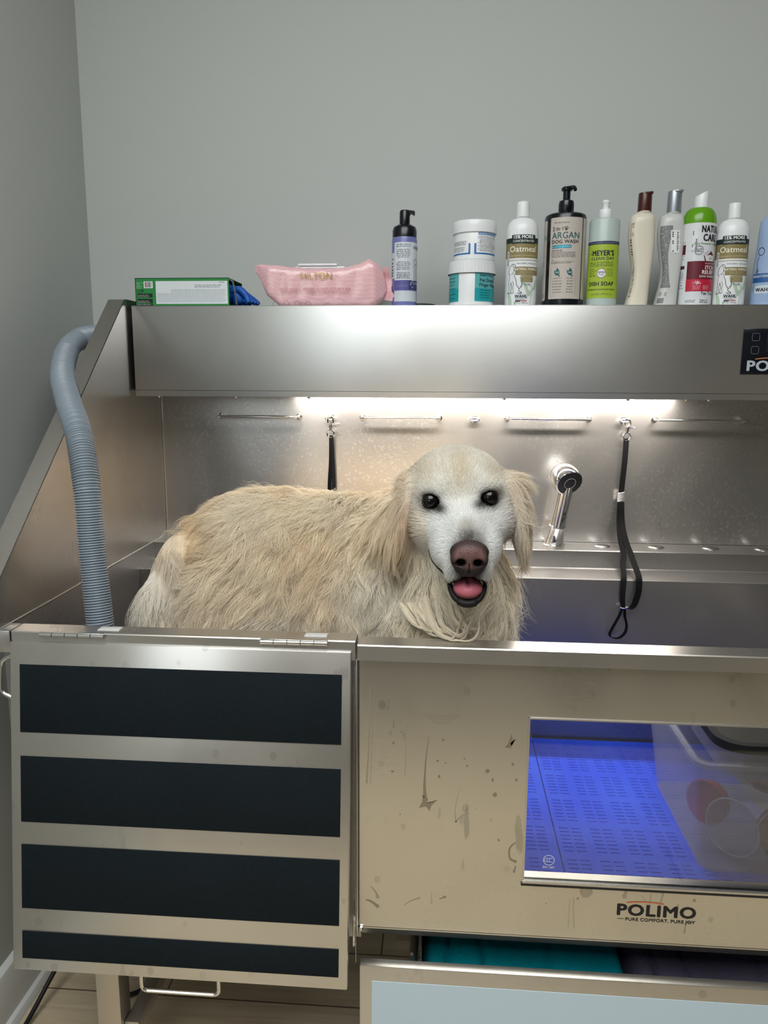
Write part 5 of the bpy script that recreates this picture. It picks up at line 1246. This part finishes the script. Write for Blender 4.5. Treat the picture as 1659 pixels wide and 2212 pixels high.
# rectilinear grid, finer round the head
def axis_pts(segs):
    out = []
    for a, b_, h in segs: n = max(1, int(round((b_-a)/h))); out += list(a+(b_-a)*np.arange(n)/n)
    return np.array(out+[segs[-1][1]])
gx = axis_pts([(-.475, .03, .0080), (.03, .27, .0030), (.27, .30, .008)])
gy = axis_pts([(-.075, .145, .0030), (.145, .46, .0080)])
gz = axis_pts([(.4880, .940, .0080), (.940, 1.20, .0030)])
G = np.stack(np.meshgrid(gx, gy, gz, indexing='ij'), -1)
F_ = np.empty(G.shape[:3])
for i in range(len(gx)): F_[i] = sdf(G[i])
def surface_nets(G, F_):
    nx, ny, nz = F_.shape; ins = F_ < 0
    acc = np.zeros((nx-1, ny-1, nz-1, 3)); cnt = np.zeros((nx-1, ny-1, nz-1))
    cor = [(i, j, k) for i in (0, 1) for j in (0, 1) for k in (0, 1)]
    sl = lambda A, c: A[c[0]:nx-1+c[0], c[1]:ny-1+c[1], c[2]:nz-1+c[2]]
    for a in cor:
        for ax_ in range(3):
            if a[ax_]: continue
            b_ = list(a); b_[ax_] = 1
            fa, fb_ = sl(F_, a), sl(F_, b_); m_ = (fa < 0) != (fb_ < 0); t_ = np.where(m_, fa/np.where(m_, fa-fb_, 1), 0)
            acc += (sl(G, a)+(sl(G, b_)-sl(G, a))*t_[..., None])*m_[..., None]; cnt += m_
    has = cnt > 0; idx = -np.ones(cnt.shape, int); idx[has] = np.arange(has.sum()); V = acc[has]/cnt[has][:, None]; Q = []
    for ax_ in range(3):
        o1, o2 = [(1, 2), (2, 0), (0, 1)][ax_]
        s0 = [slice(0, n) for n in F_.shape]; s1 = list(s0); s0[ax_] = slice(0, -1); s1[ax_] = slice(1, None)
        A, B = ins[tuple(s0)], ins[tuple(s1)]; E_ = np.argwhere(A != B); E_ = E_[(E_[:, o1] > 0) & (E_[:, o2] > 0) & (E_[:, o1] < F_.shape[o1]-1) & (E_[:, o2] < F_.shape[o2]-1)]
        fl = A[tuple(E_.T)]
        def at_(d1, d2):
            e = E_.copy(); e[:, o1] -= d1; e[:, o2] -= d2; return idx[tuple(e.T)]
        q = np.stack([at_(1, 1), at_(0, 1), at_(0, 0), at_(1, 0)], 1); q[~fl] = q[~fl][:, ::-1]; Q.append(q)
    Q = np.concatenate(Q); Q = Q[(Q >= 0).all(1)]; return V, Q
def grad(P, f=sdf, e=.0008):
    g = np.stack([f(P+V3(*(e if i == j else 0 for j in range(3))))-f(P-V3(*(e if i == j else 0 for j in range(3)))) for i in range(3)], -1)
    return g/np.maximum(np.linalg.norm(g, axis=-1, keepdims=True), 1e-9)
DV, DQ = surface_nets(G, F_)
for _ in range(2): DV = DV-np.clip(sdf(DV), -.004, .004)[:, None]*grad(DV)*.8
DN = grad(DV)

def coat_at(P):
    """blended coat parameters from the nearest body regions"""
    D_ = np.stack([prim_d(p, P) for p in PR], 1); W = np.exp(-(D_-D_.min(1, keepdims=True))/.008); W /= W.sum(1, keepdims=True)
    g = lambda key: W @ np.array([p[5][key] for p in PR], float)
    L, lift, curl, den, cl = g('L'), g('lift'), g('curl'), g('den'), g('clump')
    col = W @ np.array([p[5]['col'] for p in PR])
    fl = np.zeros_like(P)
    toN = P-NOSE; toN /= np.linalg.norm(toN, axis=1, keepdims=True)
    for i, p in enumerate(PR):
        f = toN if isinstance(p[5]['flow'], str) else (V3(*p[5]['flow'])/np.linalg.norm(p[5]['flow']))[None]
        fl += W[:, i:i+1]*f
    head = W[:, :NH].sum(1)
    return L, fl, lift, curl, col, den, cl, head
def bump_(P, c, r): return np.exp(-np.sum(((P-V3(*c))/np.array(r))**2, 1))
def tint(P, col):
    """coat markings: ochre saddle, beige crown stripe, dark skin round eyes, nose and lips; plus painted shade between ears and face"""
    col = col.copy()
    def mixin(w, c): col[:] = col*(1-w[:, None])+np.array(c)*w[:, None]
    low = np.clip((.95-P[:, 2])/.16, 0, 1)*(P[:, 0] < .02); mixin(low*.55, PALE)
    n_ = (np.sin(P[:, 0]*31+P[:, 2]*17)+np.sin(P[:, 0]*13-P[:, 2]*37+1.3)+np.sin(P[:, 2]*53+P[:, 1]*21))/3
    mixin(np.clip(n_, 0, 1)*.50*(P[:, 0] < .10), GOLD); mixin(np.clip(-n_, 0, 1)*.50*(P[:, 0] < .10), PALE)
    mixin(np.clip((P[:, 0]+.06)/.05, 0, 1)*np.clip((.09-P[:, 0])/.03, 0, 1)*np.clip((P[:, 2]-.98)/.05, 0, 1)*.4, GOLD)
    mixin(bump_(P, (.143, .060, 1.150), (.016, .05, .035))*.55, C_(216, 200, 168))
    for s_ in (-1, 1): mixin(bump_(P, (.143+s_*.048, .075, 1.140), (.014, .05, .024))*.5, C_(214, 198, 168))
    mixin(bump_(P, (.1545, -.032, 1.066), (.0125, .022, .012))*1.0, C_(76, 66, 58)); mixin(bump_(P, (.153, -.012, 1.076), (.012, .018, .012))*.55, C_(150, 136, 112))
    for s_ in (0, 1): mixin(bump_(P, ((.076, .214)[s_], .080, 1.060), (.008, .025, .034))*.65, C_(150, 124, 104))  # shade painted into the gap where each ear meets the face
    for e, s_ in zip(EYES, (1, -1)):
        mixin(np.clip(bump_(P, e+V3(0, -.008, -.001), (.0112, .02, .0104))*4.0, 0, 1), C_(20, 18, 18)); mixin(np.clip(bump_(P, e+V3(s_*.016, -.006, -.010), (.010, .03, .0065))*1.5, 0, .92), C_(52, 48, 46))
        mixin(bump_(P, e+V3(-s_*.002, -.01, -.016), (.016, .02, .006))*.25, C_(160, 152, 142))
    mixin(np.clip(bump_(P, (.156, -.045, 1.016), (.024, .02, .010))*1.1, 0, .85), C_(80, 74, 68)); mixin(np.clip(bump_(P, (.156, -.040, 1.042), (.033, .02, .029))*1.2-.3, 0, .7), C_(74, 68, 62))
    mixin(np.clip(bump_(P, (.1565, -.026, .981), (.022, .024, .010))*1.6, 0, 1), C_(18, 14, 14))
    mixin(bump_(P, (.060, .085, 1.075), (.010, .03, .03))*.4, C_(206, 172, 150))
    q = np.linalg.norm((P-V3(.1565, -.030, .9985))/V3(.0260, .040, .0165), axis=-1); mixin(np.clip((1.12-q)*6, 0, 1), C_(18, 14, 14))
    return col
def color_attr(me, name, col, dom):
    a = me.color_attributes.new(name, 'FLOAT_COLOR', dom) if hasattr(me, 'color_attributes') and isinstance(me, bpy.types.Mesh) else me.attributes.new(name, 'FLOAT_COLOR', dom)
    a.data.foreach_set('color', np.concatenate([col, np.ones((len(col), 1))], 1).astype(np.float32).ravel())
# skin mesh
me = bpy.data.meshes.new('golden_retriever'); me.from_pydata(DV.tolist(), [], DQ.tolist()); me.update()
cL, cF, cLi, cC, cCol, cDen, cCl, cH = coat_at(DV); color_attr(me, 'coat', tint(DV, cCol)*.80, 'POINT')
me.polygons.foreach_set('use_smooth', [True]*len(me.polygons))
m_skin = mat('dog_skin_and_undercoat', (.8, .7, .6), .85, spec=.1); t = NT(m_skin); at = t.n('ShaderNodeAttribute', attribute_name='coat'); t.l(at.outputs['Color'], t.b.inputs['Base Color'])
me.materials.append(m_skin)
dog = bpy.data.objects.new('golden_retriever', me); link(dog)
tag(dog, 'cream golden retriever standing in the steel tub, mouth open, looking at the camera', 'dog')

def snap(pts, off=0.):
    P = np.array(pts, float)
    for _ in range(6): P = P-(sdf(P)-off)[:, None]*grad(P)
    return P
# ---- fur strands
tri = np.concatenate([DQ[:, [0, 1, 2]], DQ[:, [0, 2, 3]]]); A, B, Cc = DV[tri[:, 0]], DV[tri[:, 1]], DV[tri[:, 2]]
area_ = .5*np.linalg.norm(np.cross(B-A, Cc-A), axis=1); cen = (A+B+Cc)/3
_, _, _, _, _, den, _, _ = coat_at(cen)
nrm = grad(cen); far = (nrm[:, 1] > .45) & (cen[:, 0] < .9)
den = den*np.where(far, .30, 1.)*np.where(cen[:, 2] < .62, .6, 1.)
def roots(N, w):
    w = w/w.sum(); k = rng.choice(len(tri), N, p=w); r1 = np.sqrt(rng.random(N)); r2_ = rng.random(N)
    return (1-r1)[:, None]*A[k]+(r1*(1-r2_))[:, None]*B[k]+(r1*r2_)[:, None]*Cc[k]
def noise_v(P, f, seed):
    q = np.random.default_rng(seed); out = np.zeros_like(P)
    for k in range(4):
        w = q.normal(size=(3, 3))*f*(1+.6*k); ph = q.uniform(0, 6.28, 3); out += np.sin(P @ w+ph)/(1+.5*k)
    return out/2
OVER = None
KP = 8; s_ = np.linspace(0, 1, KP)
def strands(P, seed, jitter=1.):
    L, fl, lift, curl, col, dn, cl, head = coat_at(P); n = grad(P); q = np.random.default_rng(seed); N = len(P)
    body = 1-head
    fl = fl+noise_v(P, 14., 5)*(.85*np.clip(curl, 0, 1))[:, None]+noise_v(P, 45., 6)*(.34*np.clip(curl+.2, 0, 1))[:, None]+q.normal(size=P.shape)*(.05*jitter+.03*body)[:, None]
    # back ridge stands up a little
    ridge = np.clip((n[:, 2]-.75)*4, 0, 1)*body; lift = lift+ridge*.12
    we = np.clip((-.29-P[:, 0])/.06, 0, 1)[:, None]; fl = fl*(1-we)+(V3(.03, -.05, -1.)+noise_v(P, 34., 8)*.34)*we; lift = lift*(1-.75*we[:, 0])
    if OVER is not None: fl = V3(*OVER[0])+q.normal(size=P.shape)*.25; L = np.full(N, OVER[1]); lift = np.full(N, OVER[2]); curl = np.full(N, OVER[3])
    tg = fl-(fl*n).sum(1, keepdims=True)*n; tg /= np.maximum(np.linalg.norm(tg, axis=1, keepdims=True), 1e-6)
    L = L*(1+.22*q.normal(size=N)*jitter).clip(.45, 1.6)*np.where(head > .5, .88, 1.)
    # shorter near eyes and nose
    for e in EYES: L = L*(1-.75*bump_(P, e+V3(0, -.01, 0), (.020, .025, .018)))
    L = L*(1-.60*bump_(P, (.156, -.045, 1.035), (.032, .022, .030)))
    side = np.cross(n, tg); ph = q.uniform(0, 6.28, N)
    flu = fl/np.maximum(np.linalg.norm(fl, axis=1, keepdims=True), 1e-6); bend = np.maximum(we[:, 0], .35*body)*(OVER is None)
    pts = np.zeros((N, KP, 3))
    ll = lift[:, None]
    for k, s in enumerate(s_):
        out = np.sin(np.minimum(s*1.5, 1.2))*ll*.75*(1-.45*s)
        pts[:, k] = P+L[:, None]*(tg*s+n*out)
        droop = (L*curl*.35)[:, None]*V3(0, 0, -1)*s*s; pts[:, k] += droop*.6
        pts[:, k] += (L*bend)[:, None]*(flu-tg)*(.62*s*s)
    return pts, L, n, tg, side, curl, col, cl, head, ph
from mathutils.kdtree import KDTree
def make_fur(N, NC, seed, w):
    P = roots(N, w); Q_ = roots(NC, w)
    pts, L, n, tg, side, curl, col, cl, head, ph = strands(P, seed)
    gp, gL, gn, gt, gs, gc, _, _, gh, gph = strands(Q_, seed+1, .6)
    # each lock has its own wave
    rq = np.random.default_rng(seed+3); NQ_ = len(Q_)
    lockcol = 1+rq.normal(size=(NQ_, 1))*.055*(1-.6*gh[:, None]); kick = rq.normal(size=(NQ_, 2))
    gp = gp+(gs[:, None, :]*(kick[:, :1]*.24)[..., None]+gn[:, None, :]*(np.abs(kick[:, 1:])*.13)[..., None])*(gL*np.clip(gc*1.3, 0, 1))[:, None, None]*s_[None, :, None]
    wv = np.sin(s_[None]*5.2+gph[:, None])-np.sin(gph)[:, None]; wv2 = np.sin(s_[None]*7.1+gph[:, None]*1.7)-np.sin(gph*1.7)[:, None]
    amp = (gL*gc*.30)[:, None]*s_[None]
    gp = gp+gs[:, None, :]*(wv*amp)[..., None]+gn[:, None, :]*(np.abs(wv2)*amp*.6)[..., None]
    kd = KDTree(len(Q_))
    for i, v in enumerate(Q_): kd.insert(v, i)
    kd.balance(); near = np.array([kd.find(p)[1] for p in P])
    d0 = np.linalg.norm(P-Q_[near], axis=1); cl = cl*np.clip(1.9-d0/.018, 0, 1)*np.random.default_rng(seed+9).uniform(.6, 1.08, len(P))
    col = col*lockcol[near]
    cw = np.clip(cl, 0, .96)[:, None]*(s_[None]**.75)
    ratio = (L/np.maximum(gL[near], 1e-5)).clip(.6, 1.3)
    g = Q_[near][:, None]+(gp[near]-Q_[near][:, None])*ratio[:, None, None]
    pts = pts*(1-cw[..., None])+g*cw[..., None]
    own = (L*curl*.06)[:, None]*s_[None]; pts += side[:, None]*(np.sin(s_[None]*6+ph[:, None])*own)[..., None]
    # keep every strand outside the skin
    flat_ = pts[:, 1:].reshape(-1, 3); dd = sdf(flat_); bad = dd < .0012
    if bad.any():
        gb = grad(flat_[bad]); flat_[bad] += gb*(.0012-dd[bad])[:, None]
    pts[:, 1:] = flat_.reshape(len(P), KP-1, 3)
    # clear of the steel rims: push strands above / behind
    y_ = pts[..., 1]; z_ = pts[..., 2]; hit = (y_ < .045) & (z_ < .902); pts[..., 1] = np.where(hit & (z_ < .885), .045, pts[..., 1]); pts[..., 2] = np.where(hit & (z_ >= .885), .9025, pts[..., 2])
    pts[..., 2] = np.maximum(pts[..., 2], .4935); pts[..., 0] = np.maximum(pts[..., 0], XL+.004)
    return P, pts, tint(P, col), L, head
def no_fur(P):
    k = np.zeros(len(P), bool)
    for e in EYES: k |= np.linalg.norm((P-(e+V3(0, -.010, 0)))/V3(1.12, 1.3, .92), axis=1) < .0142
    q = np.linalg.norm((P-V3(.1565, -.030, .9985))/V3(.0235, .040, .0150), axis=-1); k |= q < 1.08
    k |= (np.linalg.norm((P-V3(.1560, -.046, 1.0410))/V3(.0255, .018, .0235), axis=1) < 1.0)
    return k
def add_curves(name, sets, parent, mat_, r0):
    P_, c_, R_ = [], [], []
    for P, pts, col, L, head in sets:
        keep = ~no_fur(P); P_.append(pts[keep]); c_.append(col[keep]); h = head[keep]
        R_.append(np.where(h > .5, r0*.72, r0))
    P_ = np.concatenate(P_); c_ = np.concatenate(c_); R_ = np.concatenate(R_); N = len(P_)
    c_ = c_*(1+rng.normal(size=(N, 1))*.07).clip(.78, 1.18)
    hc_ = bpy.data.hair_curves.new(name); hc_.add_curves([KP]*N)
    hc_.attributes['position'].data.foreach_set('vector', P_.astype(np.float32).ravel())
    ra = hc_.attributes.get('radius') or hc_.attributes.new('radius', 'FLOAT', 'POINT')
    ra.data.foreach_set('value', (R_[:, None]*(1-.78*s_[None]**1.6)).astype(np.float32).ravel())
    a = hc_.attributes.new('coat', 'FLOAT_COLOR', 'CURVE'); a.data.foreach_set('color', np.concatenate([c_.clip(0, .95), np.ones((N, 1))], 1).astype(np.float32).ravel())
    hc_.materials.append(mat_); o = bpy.data.objects.new(name, hc_); link(o, parent); return o
m_fur = mat('dog_fur', (.8, .7, .6), .55, spec=.25); t = NT(m_fur); at = t.n('ShaderNodeAttribute', attribute_name='coat'); t.l(at.outputs['Color'], t.b.inputs['Base Color'])
trn = t.n('ShaderNodeBsdfTranslucent'); t.l(at.outputs['Color'], trn.inputs[0]); mxs = t.n('ShaderNodeMixShader'); mxs.inputs[0].default_value = .28
out = [n for n in t.t.nodes if n.type == 'OUTPUT_MATERIAL'][0]; t.l(t.b.outputs[0], mxs.inputs[1]); t.l(trn.outputs[0], mxs.inputs[2]); t.l(mxs.outputs[0], out.inputs[0])
FURN = globals().get('FUR_N', 150000)
main = make_fur(FURN, FURN//28, 21, area_*den)
extra = make_fur(FURN//4, FURN//100, 41, area_*den*np.where(cen[:, 0] > .05, 0, 1)*np.where(far, .1, 1))
# loose wisps: chest fringe, back ridge, ears
sets = [main, extra]
for ov, n_, msk, sd in (((( .75, -.15, -.55), .062, .55, 1.3), 420, (cen[:, 0] > .175) & (cen[:, 2] < .99) & (cen[:, 1] > .09), 61),
                        (((-.6, -.2, .1), .034, .75, .8), 1500, (nrm[:, 2] > .55) & (cen[:, 0] < .02) & (cen[:, 2] > 1.0), 71),
                        (((-.7, 0, .25), .030, .55, .5), 420, (cen[:, 0] < .066) & (cen[:, 0] > .03) & (cen[:, 2] > 1.10) & (cen[:, 1] < .15), 81),
                        (((.7, 0, -.15), .032, .5, .5), 420, (cen[:, 0] > .228) & (cen[:, 2] > 1.07), 91)):
    OVER = ov; sets.append(make_fur(n_, max(8, n_//14), sd, area_*msk))
OVER = None
# curled chest locks lying over the front rim
def lock(path, n_, w, seed, c):
    q = np.random.default_rng(seed); P = np.array([tuple(v) for v in smooth_path(path, 6)]); ii = np.linspace(0, len(P)-1, KP); base = np.stack([np.interp(ii, np.arange(len(P)), P[:, k]) for k in range(3)], 1)
    off = q.normal(size=(n_, 1, 3))*w; ln = q.uniform(.72, 1., n_); pts = np.zeros((n_, KP, 3))
    for k in range(KP):
        f = s_[k]*ln*(KP-1); lo = np.floor(f).astype(int).clip(0, KP-2); fr = (f-lo)[:, None]; pts[:, k] = base[lo]*(1-fr)+base[lo+1]*fr+off[:, 0]*(1-.75*s_[k])+q.normal(size=(n_, 3))*.0004
    pts[..., 2] = np.where((pts[..., 1] < .03) & (pts[..., 2] < .9022), .9022, pts[..., 2])
    return pts[:, 0].copy(), pts, np.tile(c, (n_, 1)), np.full(n_, .06), np.zeros(n_)
for k_, pa in enumerate(([(.095, .078, .945), (.108, .048, .915), (.128, .024, .9035), (.148, .014, .9035), (.163, .030, .912), (.166, .050, .935)],
           [(.110, .075, .950), (.116, .045, .918), (.132, .026, .905), (.150, .022, .906), (.160, .040, .922)],
           [(.080, .080, .935), (.096, .052, .912), (.116, .028, .9035), (.138, .018, .9032)],
           [(.130, .075, .955), (.138, .050, .925), (.152, .034, .909), (.166, .036, .910)],
           [(.060, .090, .930), (.080, .060, .910), (.104, .036, .9035), (.124, .030, .9035)])):
    for r_ in range(3):
        qq = np.random.default_rng(300+10*k_+r_); sh = qq.normal(size=3)*V3(.016, .005, .003); sc_ = qq.uniform(.75, 1.1); c0 = V3(*pa[0])
        pb = [tuple(c0+(V3(*p_)-c0)*V3(sc_, 1, 1)+sh*(.2+.8*i/len(pa))+qq.normal(size=3)*.0022) for i, p_ in enumerate(pa)]
        sets.append(lock(pb, 46, .0017, 100+k_*7+r_, RUFF*qq.uniform(.88, 1.02)))
coat = add_curves('coat_fur', sets, dog, m_fur, .00031)

# ---- eyes, nose, tongue, lips
m_eye = mat('dark_brown_eye', srgb(13, 9, 8), .07, spec=.5)
for e in EYES:
    c = e+V3(0, -.0005, 0)
    bm = bmesh.new(); bmesh.ops.create_uvsphere(bm, u_segments=32, v_segments=20, radius=.0140)
    b = MB(); b.add([tuple(v.co+Vector(c)) for v in bm.verts], [[v.index for v in f.verts] for f in bm.faces]) if (bm.verts.index_update() or True) else 0; bm.free()
    b.build('eye', m_eye, dog, smooth=180)
def local_net(f, lo, hi, h):
    ax_ = [np.arange(lo[i], hi[i]+h, h) for i in range(3)]; G = np.stack(np.meshgrid(*ax_, indexing='ij'), -1); V, Q = surface_nets(G, f(G)); return V, Q
def E(P, c, r): q = P-V3(*c); r = V3(*r); k0 = np.linalg.norm(q/r, axis=-1); return k0*(k0-1)/np.maximum(np.linalg.norm(q/(r*r), axis=-1), 1e-6)
def nose_f(P):
    d = smin(E(P, (.1560, -.0440, 1.0490), (.0268, .0175, .0165)), E(P, (.1560, -.0460, 1.0310), (.0220, .0155, .0165)), .008)
    for s in (-1, 1):
        d = smin(d, E(P, (.1560+s*.0150, -.0500, 1.0390), (.0105, .0105, .0110)), .005)
        d = smax(d, -E(P, (.1560+s*.0115, -.0620, 1.0370), (.0066, .0150, .0050)), .0025); d = smax(d, -E(P, (.1560+s*.0195, -.0580, 1.0345), (.0060, .0050, .0018)), .002)
    g = np.maximum(np.abs(P[..., 0]-.1560)-.0007, np.maximum(P[..., 1]+.0575, P[..., 2]-1.036)); return smax(d, -(g), .0015)
NV_, NQ = local_net(nose_f, (.122, -.078, 1.008), (.192, -.02, 1.074), .0012)
me = bpy.data.meshes.new('nose'); me.from_pydata(NV_.tolist(), [], NQ.tolist()); me.polygons.foreach_set('use_smooth', [True]*len(me.polygons)); me.update()
nc = np.tile(C_(112, 82, 80), (len(NV_), 1)); 
def nm(w, c): nc[:] = nc*(1-w[:, None])+c*w[:, None]
rad = np.sqrt(((NV_[:, 0]-.156)/.0250)**2+((NV_[:, 2]-1.044)/.0215)**2); nm(np.clip((rad-.74)*3.6, 0, 1), C_(42, 34, 34)); nm(np.clip((1.034-NV_[:, 2])/.008, 0, 1), C_(34, 29, 30)); nm(np.clip((NV_[:, 2]-1.054)/.010, 0, .75), C_(62, 48, 46))
for s in (-1, 1): nm(np.clip(bump_(NV_, (.1560+s*.0120, -.060, 1.0370), (.0085, .030, .0066))*1.6, 0, 1), C_(14, 11, 12))
sp_n = np.sin(NV_[:, 0]*900+np.sin(NV_[:, 2]*700)*2)*np.sin(NV_[:, 2]*800+NV_[:, 0]*300); nm(np.clip((sp_n-.55)*2.2, 0, 1)*np.clip((NV_[:, 2]-1.044)/.008, 0, 1), C_(52, 42, 42))
color_attr(me, 'coat', nc, 'POINT')
m_nose = mat('nose_leather', (.3, .2, .2), .42, spec=.3); t = NT(m_nose); at = t.n('ShaderNodeAttribute', attribute_name='coat'); t.l(at.outputs['Color'], t.b.inputs['Base Color']); vv = t.n('ShaderNodeTexVoronoi', Scale=700.); t.l(t.coords((1, 1, 1)), vv.inputs['Vector']); t.bump(vv.outputs['Distance'], .5, .0006)
me.materials.append(m_nose); nose = bpy.data.objects.new('nose', me); link(nose, dog); nose['label'] = 'mottled pink and dark nose'
TV, TQ = local_net(lambda P: smax(E(P, (.1562, -.0140, .9905), (.0215, .0285, .0150)), -E(P, (.1562, -.040, 1.0090), (.0022, .030, .0105)), .004), (.128, -.056, .968), (.184, .026, 1.014), .0016)
me = bpy.data.meshes.new('tongue'); me.from_pydata(TV.tolist(), [], TQ.tolist()); me.polygons.foreach_set('use_smooth', [True]*len(me.polygons)); me.update()
me.materials.append(mat('tongue', srgb(190, 106, 120), .42, spec=.4)); tg_ = bpy.data.objects.new('tongue', me); link(tg_, dog)
m_lip = mat('black_lip', srgb(22, 19, 20), .55, spec=.3)
MB().tube(smooth_path([(.1310, -.004, 1.001), (.1312, -.016, .991), (.1370, -.028, .9800), (.1465, -.0345, .9742), (.1560, -.0363, .9728), (.1655, -.0345, .9744), (.1745, -.028, .9805), (.1798, -.016, .992), (.1800, -.004, 1.001)], 5), [.0030]*4+[.0040]*10+[.0056]*12+[.0040]*10+[.0030]*5, 10).build('lower_lip', m_lip, dog, smooth=80)
lp = snap([(.1040, .036, 1.0330), (.1070, .024, 1.0210), (.1120, .012, 1.0100), (.1180, .000, 1.0015), (.1240, -.010, .9960), (.1305, -.016, .9925)], .0006)
MB().tube(smooth_path([tuple(p) for p in lp], 5), .0026, 8).build('upper_lip', m_lip, dog, smooth=80)
SCALE = {'foam_bottle': 1.045, 'argan_wash_bottle': .965, 'dish_soap_bottle': .965, 'curved_shampoo_bottle': .972, 'curved_shampoo_bottle.001': .962, 'itch_relief_bottle': .962, 'oatmeal_shampoo_bottle.001': .965}
# ================================================================== put every thing's origin at its base
bpy.context.view_layer.update()
for o in [o for o in S.objects if o.parent is None and o.type == 'EMPTY']:
    P = []
    def walk(c):
        if c.type == 'MESH': P.extend([c.matrix_world @ Vector(q) for q in c.bound_box])
        for k in c.children: walk(k)
    walk(o)
    if not P: continue
    base = Vector(((min(p.x for p in P)+max(p.x for p in P))/2, (min(p.y for p in P)+max(p.y for p in P))/2, min(p.z for p in P)))
    for c in o.children: c.location = Vector(c.location)-base
    o.location = base
    if o.name in SCALE: o.scale = [SCALE[o.name]]*3
